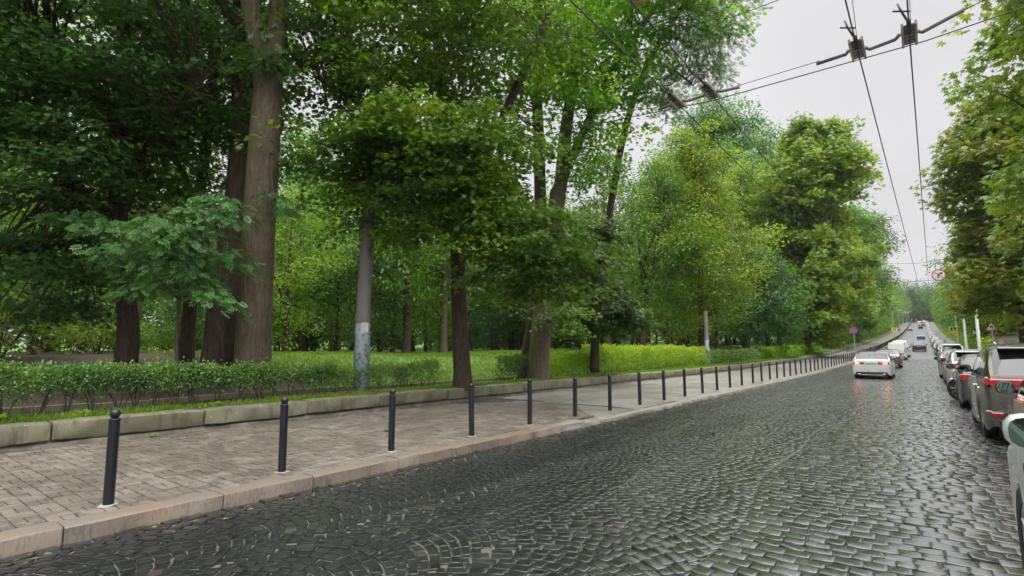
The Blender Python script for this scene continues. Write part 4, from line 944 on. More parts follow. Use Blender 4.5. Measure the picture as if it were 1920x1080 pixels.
def pole(x, y, h, r0, r1, lab, mat, arm=None, lampd=-1, group='poles carrying the overhead wires', name='street_pole', base=None):
    z = (float(park_z(x, y)) if x < -11 else road_z(y)+.12) if base is None else base
    root = empty(name, (x, y, z)); tag(root, lab, 'pole', group)
    mb = MB(); mb.tube([(0, 0, -.1), (0, 0, h*.5), (0, 0, h)], [r0, (r0+r1)/2, r1], 14); mb.build('shaft', mat, root, smooth=True, auto=50)
    if arm:
        d = lampd; mb = MB(); mb.tube(*smooth_path([(0, 0, h-.15), (d*.3, 0, h+.1), (d*arm, 0, h+.25)], [.045, .04, .035], 5), 8); mb.build('arm', mat, root, smooth=True)
        mb = MB(); mb.box((d*(arm+.25), 0, h+.25), (.62, .24, .12), bev=.05); mb.build('lamp_head', M['white'], root, smooth=True)
    return root
pole(-12.35, 38.9, 3.9, .17, .12, 'slim grey concrete pole with pale painted foot behind the bright hedge', M['pole_old'])
for y, lab in ((66, 'nearest of the leaning white poles on the right'), (86, 'middle one of the white poles on the right'), (111, 'farthest of the three white poles on the right, behind the crossing sign')):
    pole(4.2 if y > 100 else 4.0, y, {66: 7.0, 86: 6.9, 111: 8.2}[y], .14, .10, lab, M['white'], group='white poles on the right')
for i, y in enumerate((185, 235, 285, 340, 395)):
    pole(-6.7, y, 8.0, .10, .07, ['nearest', 'second', 'third', 'fourth', 'farthest'][i]+' street lamp on the left of the climb with a pale lamp head', M['galv'], arm=1.6, lampd=1, group='street lamps along the climb', name='street_lamp')
def dot_sheet(mb, pts, y, m): mb.ext(pts, y, y-.004, m)
def circle(r, n=28, cx=0, cz=0, a0=0, a1=2*math.pi): return [(cx+r*math.cos(a0+(a1-a0)*i/(n-(0 if a1-a0 < 6 else 0))), cz+r*math.sin(a0+(a1-a0)*i/n)) for i in range(n)]
SG = dict(red=plain('sign_red', (.60, .03, .03), .4, var=.05), blue=plain('sign_blue', (.03, .12, .50), .4, var=.05), white=plain('sign_white', (.78, .78, .78), .4, var=.03),
          black=plain('sign_black', (.015, .015, .015), .5), lime=plain('sign_fluorescent', (.62, .85, .04), .5, var=.04), orange=plain('sign_orange', (.85, .36, .02), .5, var=.05), green=plain('sign_green', (.02, .30, .22), .5))
sgm = [SG[k] for k in ('white', 'red', 'blue', 'black', 'lime', 'orange', 'green')]
def bar(a, b, w):
    a = Vector(a); b = Vector(b); d = (b-a).normalized(); n_ = Vector((-d.y, d.x))*w/2
    return [tuple(a+n_), tuple(a-n_), tuple(b-n_), tuple(b+n_)]
def sign_face(kind, r):
    mb = MB()
    if kind == 'stop':                    # no stopping: blue disc, red rim, red cross
        mb.ext(circle(r), .012, 0, 1); mb.ext(circle(r*.83), 0, -.004, 2)
        for s_ in (-1, 1): mb.ext(bar((-r*.6, -r*.6*s_), (r*.6, r*.6*s_), r*.13), -.004, -.008-.002*s_, 1)
    if kind == 'noright':
        mb.ext(circle(r), .012, 0, 1); mb.ext(circle(r*.84), 0, -.004, 0)
        mb.ext(bar((-.10*r, -.58*r), (-.10*r, .14*r), .17*r), -.004, -.008, 3); mb.ext(bar((-.12*r, .10*r), (.30*r, .28*r), .17*r), -.0045, -.0085, 3)
        mb.ext([(.22*r, .50*r), (.60*r, .38*r), (.36*r, .02*r)], -.005, -.009, 3); mb.ext(bar((-.62*r, .52*r), (.62*r, -.52*r), .12*r), -.009, -.013, 1)
    if kind == 'cross':                   # pedestrian crossing on a fluorescent board, with an orange plate below
        mb.ext([(-r, -r*.85), (r, -r*.85), (r, r*.85), (-r, r*.85)], .012, 0, 4)
        q = r*.62; mb.ext([(-q, -q*.9), (q, -q*.9), (q, q*.9), (-q, q*.9)], 0, -.004, 3); mb.ext([(-q*.8, -q*.75), (q*.8, -q*.75), (0, q*.78)], -.004, -.008, 0)
        mb.ext(circle(q*.12, 12, .02, q*.32), -.008, -.012, 3); mb.ext(bar((.02, q*.2), (-.02, -q*.15), q*.16), -.008, -.012, 3)
        mb.ext(bar((-.02, -q*.1), (-q*.28, -q*.5), q*.1), -.009, -.013, 3); mb.ext(bar((-.02, -q*.1), (q*.26, -q*.5), q*.1), -.0095, -.0135, 3)
        for k in range(4): mb.ext(bar((-q*.5+k*q*.33, -q*.70), (-q*.5+k*q*.33, -q*.56), q*.12), -.008, -.012, 3)
        mb.ext([(-r*.78, -r*1.5), (r*.78, -r*1.5), (r*.78, -r*.9), (-r*.78, -r*.9)], .010, .0, 5)
    if kind == 'tri':                     # warning triangle
        T_ = lambda k: [(-r*k, -r*.58*k), (r*k, -r*.58*k), (0, r*1.15*k)]
        mb.ext(T_(1), .012, 0, 1); mb.ext(T_(.74), 0, -.004, 0)
        mb.ext([(-.26*r, .02*r), (.20*r, .10*r), (.26*r, .2*r), (.12*r, .36*r), (-.12*r, .34*r), (-.28*r, .16*r)], -.004, -.008, 3)
        for s_ in (-1, 1): mb.ext(circle(.07*r, 10, s_*.14*r, .02*r), -.008, -.012, 3); mb.ext(bar((s_*.16*r, -.12*r), (s_*.05*r, -.36*r), .06*r), -.004, -.008, 3)
    return mb
def sign(x, y, h, kind, r, lab, poleh=None, cat='road sign', extra=None, rz=0):
    z = road_z(y)+.12; root = empty('road_sign', (x, y, z), rz); tag(root, lab, cat)
    mb = MB(); mb.tube([(0, .04, -.1), (0, .04, poleh or h+.1)], [.032, .032], 10); mb.build('post', M['galv'], root, smooth=True, auto=50)
    mb = sign_face(kind, r); mb.v = [(a, b, c_+h) for a, b, c_ in mb.v]; mb.build('sign_face', sgm, root)
    return root
sign(-6.15, 70, 3.25, 'stop', .36, 'round blue no-stopping sign with red rim beside the bollards, nearer one')
sign(-6.3, 178, 2.95, 'cross', .56, 'fluorescent pedestrian crossing sign left of the street halfway up the hill')
sign(-6.1, 208, 2.5, 'stop', .36, 'small round blue sign just right of the left crossing sign')
sign(3.75, 110, 3.3, 'cross', .52, 'fluorescent pedestrian crossing sign on the right with orange plate below')
sign(4.15, 55, 3.05, 'tri', .43, 'red-rimmed warning triangle on the right pavement in front of the kiosk')
root = empty('street_name_plate', (4.6, 78, road_z(78)+.12)); tag(root, 'small pale blank rectangular plate on a thin post behind the parked cars', 'sign')
mb = MB(); mb.tube([(0, .03, -.1), (0, .03, 3.1)], [.025, .025], 8); mb.build('post', M['galv'], root); mb = MB(); mb.box((0, 0, 2.9), (.62, .02, .34)); mb.build('plate', SG['white'], root)
# kiosk, bin and bright shrub behind the right pavement
root = empty('kiosk', (6.6, 64, road_z(64)+.1)); tag(root, 'low pinkish rendered kiosk with grey-green shutter beyond the warning sign', 'kiosk')
mb = MB(); mb.box((0, 0, 1.25), (3.0, 3, 2.5), bev=.02); mb.build('wall', plain('pink_render', (.36, .24, .21), .85, var=.2), root)
mb = MB(); mb.box((0, 0, 2.6), (3.4, 3.4, .18), bev=.03); mb.build('roof', M['iron_dark'], root)
mb = MB()
for k in range(12): mb.box((-.5, -1.52, .75+k*.12), (1.3, .05, .10), bev=.012)
mb.build('shutter', plain('grey_green_shutter', (.16, .22, .20), .5), root)
root = empty('rubbish_container', (6.35, 56, road_z(56)+.1)); tag(root, 'tall teal metal container with a blue lid left of the thick right trunk', 'container')
mb = MB(); mb.box((0, 0, 1.2), (.9, .9, 2.3), bev=.05); mb.build('body', plain('teal_paint', (.03, .22, .20), .5, var=.2), root); mb = MB(); mb.box((0, 0, 2.42), (1.0, 1.0, .14), bev=.04, taper=.9); mb.build('lid', SG['blue'], root)

# ---------------------------------------------------------------- overhead trolley wires
def wire(name, pts, r, lab, sag=0, cat='wire', group='overhead trolley wires', mat='wire'):
    q = []
    for a, b in zip(pts[:-1], pts[1:]):
        a, b = np.array(a, float), np.array(b, float)
        for t in np.linspace(0, 1, 9)[:-1]: q.append(a+(b-a)*t-np.array([0, 0, 4*sag*t*(1-t)]))
    q.append(np.array(pts[-1], float)); base = q[0]
    V, F = tube([p-base for p in q], [r]*len(q), 6, True); o = mesh_obj(name, V, F, M[mat], smooth=True); o.location = tuple(base)
    return tag(o, lab, cat, group)
HW = 5.9
NW = {'a': (-.47, -.06), 'b': (.13, .46), 'c': (-3.13, -3.0), 'd': (-2.55, -2.5)}
WL = {'a': 'left wire of the right-hand trolley pair', 'b': 'right wire of the right-hand trolley pair', 'c': 'left wire of the left-hand trolley pair', 'd': 'right wire of the left-hand trolley pair'}
for k, (xa, xb) in NW.items():
    pts = [(xa-.1, -14, HW+.05), (xa, 8.75, HW), (xb, 42.8, HW)]
    for y in (80, 118, 160, 205, 250, 300, 350, 400): pts.append((xb+.0-(y-42)*.002, y, HW+road_z(y)))
    wire('trolley_wire', pts, .0095, WL[k], sag=.06)
# cross spans
wire('span_wire', [(-11.0, 8.55, 7.2), (-3.6, 8.85, HW+.06), (-3.13, 8.8, HW+.06)], .006, 'thin span wire from the left pole to the left insulators', group='cross span wires')
wire('span_wire', [(-2.2, 8.9, HW+.05), (-.95, 8.85, HW+.05)], .006, 'thin span wire between the left and right insulators', group='cross span wires')
wire('span_wire', [(.70, 8.62, HW+.06), (5.5, 8.2, 7.1)], .006, 'thin span wire from the right insulators to the right edge', group='cross span wires')
wire('span_wire', [(-11, 9.6, 6.8), (-2.6, 9.12, HW+.02), (0.3, 9.1, HW+.02), (5.5, 9.0, 6.3)], .009, 'thick black cable passing just beyond the insulators', group='cross span wires')
wire('span_wire', [(-11, 7.2, 8.6), (-1.86, 7.58, HW+.45), (-.5, 7.5, HW+.42), (5.5, 7.3, 7.6)], .006, 'upper span wire in front of the insulators', group='cross span wires')
wire('span_wire', [(-11, 42.8, HW+1.2), (-3.2, 42.8, HW+.1), (.6, 42.8, HW+.1), (6, 42.8, HW+.9)], .012, 'distant cross span just above the round sign', group='cross span wires')
wire('span_wire', [(-11, 42.8, HW+2.3), (0, 42.9, HW+1.25), (6, 42.8, HW+1.9)], .008, 'upper distant span wire carrying the round sign', group='cross span wires')
wire('span_wire', [(-8, 80, HW+2.2), (0, 80, HW+.4+road_z(80)), (7, 80, HW+2)], .012, 'farther cross span over the street', group='cross span wires')
def insulator(x, lab, s_=1):
    root = empty('wire_insulator', (x, 8.75, HW)); tag(root, lab, 'insulator', 'wire insulators on the cross span')
    mb = MB()
    for sx_ in (-1, 1): mb.box((sx_*.075, 0, .01), (.028, .62, .07), bev=.008)
    mb.build('side_rails', M['insul'], root, smooth=True, auto=40)
    mb = MB()
    for k in range(6): mb.box((0, -.24+k*.095, .01), (.13, .036, .045), bev=.008)
    mb.box((0, -.2, .035), (.05, .30, .05), bev=.01); mb.build('cross_bars', M['iron_dark'], root)
    mb = MB(); mb.tube([(0, -.28, .03), (-.07, -.42, .16), (-.10, -.36, .30)], [.014, .014, .012], 8); mb.tube([(-.16, -.40, .2), (.02, -.34, .16)], [.012, .012], 8)
    mb.build('hanger', M['iron_dark'], root, smooth=True)
    mb = MB(); mb.tube([(0.02, -.3, .04), (.04, -1.15, .43)], [.004, .004], 5); mb.build('stay_wire', M['wire'], root)
    return root
for x, lab in ((-.47, 'left cage-like insulator of the right wire pair'), (.13, 'right cage-like insulator of the right wire pair, highest in the picture'), (-3.13, 'leftmost cage-like insulator among the thin leaves'), (-2.55, 'cage-like insulator second from the left')): insulator(x, lab)
def spreader(pts, lab):
    a = np.array(pts[0]); V, F = tube([np.array(p)-a for p in pts], [.026]*len(pts), 10); o = mesh_obj('insulating_rod', V, F, plain('rod_grey', (.13, .115, .12), .6), smooth=True); o.location = tuple(a)
    tag(o, lab, 'rod', 'grey insulating rods on the cross span')
z = HW+.02
spreader([(-1.0, 8.86, z), (-.62, 8.82, z), (-.57, 8.76, z+.02)], 'grey rod running left from the left insulator of the right pair')
spreader([(-.38, 8.78, z), (-.33, 8.84, z-.015), (-.03, 8.80, z), (.03, 8.74, z+.03)], 'bent grey rod joining the two insulators of the right pair')
spreader([(.22, 8.74, z), (.27, 8.78, z-.015), (.70, 8.63, z+.05)], 'grey rod running right from the highest insulator')
spreader([(-3.50, 8.88, z), (-3.24, 8.84, z), (-3.2, 8.8, z)], 'short grey rod running left from the leftmost insulator')
spreader([(-3.04, 8.8, z), (-2.98, 8.86, z), (-2.70, 8.84, z), (-2.65, 8.8, z)], 'grey rod joining the two insulators of the left pair')
spreader([(-2.46, 8.8, z), (-2.40, 8.86, z), (-2.12, 8.9, z)], 'grey rod running right from the left pair')
root = empty('hanging_sign', (1.0, 42.8, 6.3)); tag(root, 'round no-right-turn sign with red slash hung from the span wires', 'road sign')
mb = sign_face('noright', .36); mb.v = [(a, b-.05, c_) for a, b, c_ in mb.v]; mb.build('sign_face', sgm, root)
mb = MB(); mb.tube([(-.12, 0, -.3), (-.12, 0, 1.05)], [.012, .012], 6); mb.tube([(.12, 0, -.3), (.12, 0, 1.05)], [.012, .012], 6); mb.build('hanger', M['iron_dark'], root)
# street lamp hanging near the top edge over the trees
root = empty('hanging_lamp', tuple(P(1196, 2, 16))); tag(root, 'orange-grey lamp underside peeking in at the top edge among leaves', 'lamp')
mb = MB(); mb.lathe((0, 0, 0), [(.05, -.02), (.24, .0), (.27, .05), (.2, .16), (.08, .24)], 20); mb.build('shade', M['galv'], root, smooth=True)
mb = MB(); mb.lathe((0, 0, -.03), [(.02, -.03), (.15, -.02), (.2, .02)], 20); mb.build('lens', plain('lamp_lens', (.5, .25, .1), .3), root, smooth=True)

# ---------------------------------------------------------------- vehicles
def wheel(x, y, r, w_, root, side, steer=0, light=False, dark=False):
    we = empty('wheel', (0, 0, 0)); C.objects.unlink(we); bpy.data.objects.remove(we)
    n = 28 if not light else 14
    mb = MB(); h = w_/2
    mb.lathe((0, 0, 0), [(r*.66, -h*.9), (r*.93, -h), (r*.985, -h*.8), (r, -h*.5), (r, h*.5), (r*.985, h*.8), (r*.93, h), (r*.66, h*.9)], n, axis='X', caps=False)
    t = mb.build('wheel', M['rubber'], root, smooth=True, auto=45); t.location = (x, y, r); t.rotation_euler = (0, 0, steer)
    mb = MB(); f = side*h*.80
    mb.lathe((0, 0, 0), [(r*.50, f*.2), (r*.655, f*.2), (r*.66, f*1.05), (r*.62, f*1.07), (r*.60, f*.3)], n, axis='X', caps=False)
    ns = 5 if not dark else 7
    for k in range(ns):
        for dd in ((-.13, .13) if not light else (0,)):
            a = 2*math.pi*k/ns+.3
            p0 = (f*.85, math.cos(a+dd*.3)*r*.10, math.sin(a+dd*.3)*r*.10); p1 = (f*.95, math.cos(a+dd)*r*.61, math.sin(a+dd)*r*.61)
            mb.tube([p0, p1], [r*.05, r*.045], 6)
    mb.lathe((f*.85, 0, 0), [(r*.13, -.012), (r*.13, .012)], 12, axis='X')
    rim = mb.build('rim', M['alloy'], t, smooth=True, auto=40)
    mb = MB(); mb.lathe((f*.30, 0, 0), [(r*.62, -.01), (r*.62, .01)], n, axis='X'); mb.build('brake_disc', M['blackp'], t)
    return t
def car(name, label, loc, kind='sedan', col='grey', L=4.6, W=1.82, H=1.46, light=False, group=None, rz=0, brake=False, r=None, wb=None, steer=0, darkrim=False, flip=False, cat='car', taper=0, alabel=None):
    root = empty(name, loc, rz); tag(root, label, cat, group)
    f, b = L/2, -L/2; hw = W/2; P_ = PAINT[col]
    r = r or (.36 if kind == 'suv' else .325); wb = wb or L*.585
    yf = f-(.86 if kind != 'van' else .9); yr = yf-wb
    sill = .22 if kind in ('suv', 'van') else .17; belt = dict(sedan=.93, hatch=.95, suv=1.07, van=1.12)[kind]
    # control curves: (y, top z), (y, belt z)
    if kind == 'sedan': top = [(b, .80), (b+.03, .98), (b+.12, 1.03), (b+.55, 1.06), (b+1.25, H-.04), (b+1.9, H), (b+2.5, H-.01), (f-1.95, H-.10), (f-1.25, .98), (f-.9, .93), (f-.3, .80), (f-.08, .70), (f, .55)]
    elif kind == 'hatch': top = [(b, .85), (b+.03, .98), (b+.10, 1.05), (b+.50, H-.06), (b+.9, H-.01), (b+1.7, H), (f-1.8, H-.09), (f-1.05, 1.0), (f-.8, .95), (f-.25, .82), (f-.06, .72), (f, .55)]
    elif kind == 'suv': top = [(b, .95), (b+.02, 1.10), (b+.06, 1.18), (b+.36, H-.07), (b+.6, H-.02), (b+1.6, H), (f-1.95, H-.06), (f-1.28, 1.15), (f-1.0, 1.09), (f-.3, .97), (f-.08, .86), (f, .6)]
    else: top = [(b, 1.0), (b+.01, 1.2), (b+.03, 1.28), (b+.12, H-.10), (b+.25, H-.02), (b+1.2, H), (f-1.7, H-.05), (f-.95, 1.2), (f-.7, 1.12), (f-.2, .9), (f, .6)]
    ty, tz = zip(*top)
    bl = [(b, belt-.10), (b+.25, belt+.03), (b+1.2, belt+.03), (f-1.3, belt-.01), (f-.4, belt-.16), (f, belt-.30)]
    by_, bz = zip(*bl)
    ws0, ws1 = {'sedan': (f-1.95, f-1.22), 'hatch': (f-1.8, f-1.04), 'suv': (f-1.95, f-1.27), 'van': (f-1.7, f-.94)}[kind]
    rw0, rw1 = {'sedan': (b+.58, b+1.27), 'hatch': (b+.12, b+.52), 'suv': (b+.07, b+.37), 'van': (b+.03, b+.13)}[kind]
    ys = set(np.round(np.linspace(b, f, 44 if not light else 22), 3)) | {ws0, ws1, rw0, rw1, b+.01, b+.03, b+.07, b+.14, f-.015, f-.05, f-.11, f-.2}
    ra = r+.055
    for yc in (yf, yr):
        for t in np.linspace(-1, 1, 15 if not light else 9): ys.add(round(yc+ra*t, 4))
        ys |= {yc-ra-.012, yc+ra+.012}
    ys = np.array(sorted(ys))
    V = []; info = []
    for y in ys:
        e = min((y-b)/.50, 1, (f-y)/.75); e = max(e, 0); rnd = math.sqrt(max(0, 1-(1-e)**2))
        w_ = hw*(.80+.20*rnd) if (f-y) < .75 else hw*(.875+.125*rnd)
        zt = float(np.interp(y, ty, tz)); zb = min(float(np.interp(y, by_, bz)), zt-.012)
        zl = sill+(.10*(1-min(1, (y-b)/.25)) if y < b+.25 else 0)+(.05*(1-min(1, (f-y)/.25)) if y > f-.25 else 0)
        arch = False
        for yc in (yf, yr):
            if abs(y-yc) <= ra: zl = max(zl, r+math.sqrt(max(0, ra*ra-(y-yc)**2))*.97); arch = True
        zl = min(zl, zb-.06)
        gh = max(0, min(1, (zt-zb)/(H-belt)))
        # glasshouse inset
        wt_ = w_*(.955-.185*gh); ht = zb-zl
        bulge = 1.0
        ring = [(w_*.955, zl), (w_*.985, zl+ht*.10), (w_*1.0, zl+ht*.38), (w_*.99, zl+ht*.62), (w_*1.0, zl+ht*.80), (w_*.985, zb-.012), (w_*.955, zb+.004),
                (w_*.955+(wt_-w_*.955)*.5, zb+(zt-zb)*.52), (wt_+.012, zb+(zt-zb)*.90), (wt_-.04, zt-.008), (wt_*.86, zt+.012*gh+.004), (wt_*.5, zt+.035*gh+.012), (0, zt+.045*gh+.018)]
        V.append([(x, y, z) for x, z in ring]); info.append((zt, zb, gh))
    m = len(V[0]); full = []
    for ring in V: full += [(-x, y, z) for x, y, z in ring]+[(x, y, z) for x, y, z in ring[-2::-1]]
    k = 2*m-1; F = {'body': [], 'windscreen': [], 'rear_window': [], 'side_window': []}
    cab0, cab1 = {'sedan': (b+.95, f-1.50), 'hatch': (b+.42, f-1.35), 'suv': (b+.42, f-1.52), 'van': (f-2.15, f-1.25)}[kind]
    bp = (ws0+cab0)/2+.05 if kind != 'van' else -99
    pil = [(bp-.05, bp+.05)]+([(cab0+.62, cab0+.68)] if kind in ('suv', 'hatch') else [])
    for i in range(len(ys)-1):
        ym = (ys[i]+ys[i+1])/2
        for j in range(k-1):
            jj = min(j, k-2-j); tgt = 'body'
            if jj in (6, 7) and cab0 < ym < cab1 and not any(a < ym < c_ for a, c_ in pil): tgt = 'side_window'
            if jj in (9, 10, 11) and ws0+.03 < ym < ws1-.02: tgt = 'windscreen'
            if jj in (9, 10, 11) and rw0+.015 < ym < rw1-.02 and kind != 'van': tgt = 'rear_window'
            if jj in (10, 11) and kind == 'van' and False: tgt = 'rear_window'
            F[tgt].append((i*k+j, i*k+j+1, (i+1)*k+j+1, (i+1)*k+j))
    F['body'].append(tuple(range(k))[::-1]); F['body'].append(tuple((len(ys)-1)*k+j for j in range(k)))
    for nm, fs in F.items():
        if not fs: continue
        us = sorted({v for q in fs for v in q}); mp = {v: i for i, v in enumerate(us)}
        if nm == 'side_window':
            for sd in (-1, 1):
                g = [q for q in fs if sum(full[v][0] for v in q)*sd > 0]; us = sorted({v for q in g for v in q}); mp = {v: i for i, v in enumerate(us)}
                mesh_obj('side_window', [(full[v][0]-sd*.004, full[v][1], full[v][2]) for v in us], [[mp[v] for v in q] for q in g], M['glass'], root, smooth=True)
        else:
            off = 0 if nm == 'body' else -.004
            mesh_obj(nm, [(full[v][0], full[v][1], full[v][2]+off) for v in us], [[mp[v] for v in q] for q in fs], P_ if nm == 'body' else M['glass'], root, smooth=True, auto=32 if nm == 'body' else None)
    # dark underside that closes the wheel wells
    mb = MB(); mb.box((0, 0, sill+.22), (W-.42, L-.3, .42)); mb.box((0, 0, .55), (W-.46, L-.7, .5)); mb.build('underbody', M['blackp'], root)
    for sd in (-1, 1):
        for yc in (yf, yr): wheel(sd*(hw-.13), yc, r, .215, root, sd, steer if yc == yf else 0, light, darkrim)
    zt_ = float(np.interp(b+.02, ty, tz))
    # lamps
    lm = M['brake'] if brake else M['tail']
    for sd in (-1, 1):
        mb = MB()
        if kind == 'suv': mb.box((sd*(hw*.60), b+.012, 1.06), (hw*.56, .06, .13), bev=.02); mb.box((sd*(hw-.075), b+.13, 1.08), (.06, .26, .15), bev=.025)
        elif kind == 'van': mb.box((sd*(hw-.14), b-.004, 1.05), (.10, .05, .50), bev=.02)
        elif kind == 'hatch': mb.box((sd*(hw-.22), b+.00, .88), (.30, .05, .17), bev=.02); mb.box((sd*(hw-.085), b+.12, .89), (.05, .22, .15), bev=.02)
        else: mb.box((sd*(hw-.36), b-.002, .875), (.50, .05, .125), bev=.03); mb.box((sd*(hw-.10), b+.11, .875), (.06, .22, .12), bev=.02)
        t = mb.build('taillight', M['tail'], root, smooth=True, auto=40)
        if brake: mb = MB(); mb.box((sd*(hw-.27), b-.03, .865), (.19, .02, .05), bev=.008); mb.build('brake_light', M['brake'], t)
        mb = MB(); mb.box((sd*(hw-.30), f-.14, belt-.26), (.36, .14, .12), bev=.03, rz=-sd*.45); mb.build('headlight', M['headlamp'], root, smooth=True, auto=40)
        if light and abs(loc[1]) > 120: continue
        # mirror
        zm = belt+.15; ym = ws1-.40-(.62 if kind == 'suv' and col == 'pearl' else 0); mo = hw+(.065 if col != 'pearl' else .03)
        mb = MB(); V2, F2 = [], []
        n_ = 14
        prof = [(.0, -.03), (.55, -.035), (.9, -.01), (1., .04), (.8, .10), (.45, .135), (.0, .145)]
        for q, (sc_, yy) in enumerate(prof):
            for t_ in range(n_):
                a = 2*math.pi*t_/n_; ca, sa = math.cos(a), math.sin(a); se = (abs(ca)**3+abs(sa)**3)**(-1/3)
                V2.append((sd*mo+ca*se*.105*max(sc_, .02), ym+yy, zm+sa*se*.088*max(sc_, .02)))
        for q in range(len(prof)-1):
            for t_ in range(n_): u_ = (t_+1) % n_; F2.append((q*n_+t_, q*n_+u_, (q+1)*n_+u_, (q+1)*n_+t_))
        mb.add(V2, F2); mb.tube([(sd*(hw*.93), ym+.05, zm-.05), (sd*mo, ym+.05, zm-.03)], [.03, .03], 8)
        mo_ = mb.build('side_mirror', P_ if col in ('pearl', 'silver') else M['blackp'], root, smooth=True)
        mb = MB(); mb.v = []; g = [(sd*mo+math.cos(2*math.pi*t_/20)*((abs(math.cos(2*math.pi*t_/20))**3+abs(math.sin(2*math.pi*t_/20))**3)**(-1/3))*.090, ym-.046, zm+math.sin(2*math.pi*t_/20)*((abs(math.cos(2*math.pi*t_/20))**3+abs(math.sin(2*math.pi*t_/20))**3)**(-1/3))*.074) for t_ in range(20)]
        mb.add(g, [tuple(range(20))]); mb.build('mirror_glass', M['mirror'], mo_)
    if light and abs(loc[1]) > 120: return root
    # rear: plate, lower bumper, exhaust, seams
    mb = MB(); mb.box((0, b-.004, .84 if kind != 'suv' else .82), (.54, .018, .13), bev=.004); pl = mb.build('number_plate', M['plate'], root)
    mb = MB()
    for i in range(8): mb.box((-.2+i*.057, b-.0145, (.84 if kind != 'suv' else .82)), (.03, .003, .07))
    mb.build('plate_marks', M['blackp'], pl)
    mb = MB(); mb.box((0, b+.02, sill+.14), (W*.80, .09, .18), bev=.03); mb.build('lower_bumper', M['blackp'], root, smooth=True, auto=40)
    mb = MB(); mb.box((0, b-.03, sill+.06), (W*.56, .02, .022), bev=.006)
    for sd in (-1, 1): mb.box((sd*hw*.62, b-.03, sill+.10), (.14, .03, .06), bev=.015)
    mb.build('bumper_trim', M['galv'] if kind != 'suv' else M['chrome'], root)
    mb = MB(); mb.box((0, f-.015, .42), (W*.6, .06, .2), bev=.03); mb.build('grille', M['blackp'], root)
    for sd in (-1, 1):
        mb = MB()
        for yy in (bp, ws1-.22, cab0+.1): mb.box((sd*(hw*.999+.001), yy, .64), (.004, .008, .62))
        mb.build('door_seams', M['blackp'], root)
        mb = MB()
        for yy in (bp+.12, cab0+.22): mb.box((sd*(hw+.012), yy, belt-.13), (.025, .17, .022), bev=.008)
        mb.build('door_handle', P_ if kind != 'suv' else M['chrome'], root, smooth=True, auto=40)
        if kind == 'suv':
            mb = MB(); mb.tube([(sd*hw*.70, b+.5, H+.02), (sd*hw*.70, b+.6, H+.06), (sd*hw*.68, f-2.1, H+.05), (sd*hw*.68, f-2.0, H)], [.014]*4, 8); mb.build('roof_rail', M['chrome'], root, smooth=True)
            mb = MB(); mb.box((sd*hw*.985, (yf+yr)/2, sill+.05), (.05, wb-2*r-.2, .12), bev=.02); mb.build('sill_trim', M['alloy'], root)
    if kind == 'suv':
        mb = MB(); mb.box((0, b+.27, H-.055), (W*.70, .24, .035), bev=.012); mb.build('spoiler', P_, root, smooth=True, auto=40)
        mb = MB(); mb.box((0, b-.0, 1.06), (W*.36, .03, .075), bev=.01); mb.build('tailgate_bar', M['tail'] if col == 'bronze' else M['chrome'], root, smooth=True, auto=40)
        for sd in (-1, 1):
            mb = MB(); mb.box((sd*(hw-.17), b-.005, .52), (.16, .04, .07), bev=.015); mb.build('reflector', M['tail'], root)
            mb = MB(); mb.box((sd*(hw-.22), b+.012, .50), (.40, .03, .16), bev=.03); mb.build('bumper_corner', P_, root, smooth=True, auto=40)
        mb = MB(); mb.tube([(-.05, b+.06, 1.12), (-.32, b+.12, 1.17)], [.012, .008], 6); mb.build('rear_wiper', M['blackp'], root)
    if kind == 'van':
        mb = MB(); mb.box((0, b-.001, .95), (.008, .012, 1.35)); mb.build('door_gap', M['blackp'], root)
        mb = MB(); mb.box((0, b-.004, .70), (W*.5, .03, .05), bev=.01); mb.build('tailgate_handle', M['blackp'], root)
    return root
GP = 'cars parked along the right kerb'; GT = 'traffic queueing up the street'
def yc(rear, L): return rear+L/2
car('parked_car', 'pale silver car at the bottom right corner with big mirror and wheel', (.415+.92, 5.95-2.25, 0), 'suv', 'pearl', L=4.5, W=1.84, H=1.64, group=GP, r=.35)
car('parked_car', 'maroon-brown car between the silver car and the bronze off-roader', (.91+.9, 11.6-2.2, 0), 'hatch', 'maroon', L=4.4, W=1.80, H=1.48, group=GP)
car('parked_car', 'bronze-grey tall off-road car with wide red tail lights', (.73+.905, 12.45+2.35, 0), 'suv', 'bronze', L=4.70, W=1.81, H=1.70, group=GP, wb=2.67)
car('parked_car', 'dark shiny car with its front wheel turned outwards beyond the bronze off-roader', (.67+.88, 19.2+2.25, 0), 'hatch', 'dark', L=4.5, W=1.80, H=1.47, group=GP, steer=.75, darkrim=True, r=.345)
car('parked_car', 'pale grey tall car with an orange-red lamp glowing, beyond the dark car with turned wheel', (.63+.88, 25.6+2.2, 0), 'suv', 'silver', L=4.4, W=1.78, H=1.60, group=GP, brake=True)
car('parked_car', 'grey saloon squeezed between the tall pale grey car and the silver car with black mirror', (.62+.88, 32+2.2, 0), 'sedan', 'grey', L=4.5, W=1.78, H=1.45, group=GP)
car('parked_car', 'silver car sticking out slightly into the street with a black mirror', (.56+.88, 39+2.2, 0), 'hatch', 'beige', L=4.3, W=1.78, H=1.52, group=GP)
car('parked_car', 'dark estate car standing on the right pavement, roof above the nearer cars', (4.6, 31, .12), 'suv', 'dark', L=4.7, W=1.8, H=1.62, group='cars on the right pavement', rz=.15)
car('parked_car', 'grey estate car standing on the right pavement behind the dark one', (4.4, 38, .12), 'suv', 'grey', L=4.7, W=1.8, H=1.6, group='cars on the right pavement', rz=.1)
car('parked_car', 'dark navy car parked on the right in front of the boxy white one', (.98+.9, 58, road_z(58)), 'sedan', 'navy', L=4.5, group=GP)
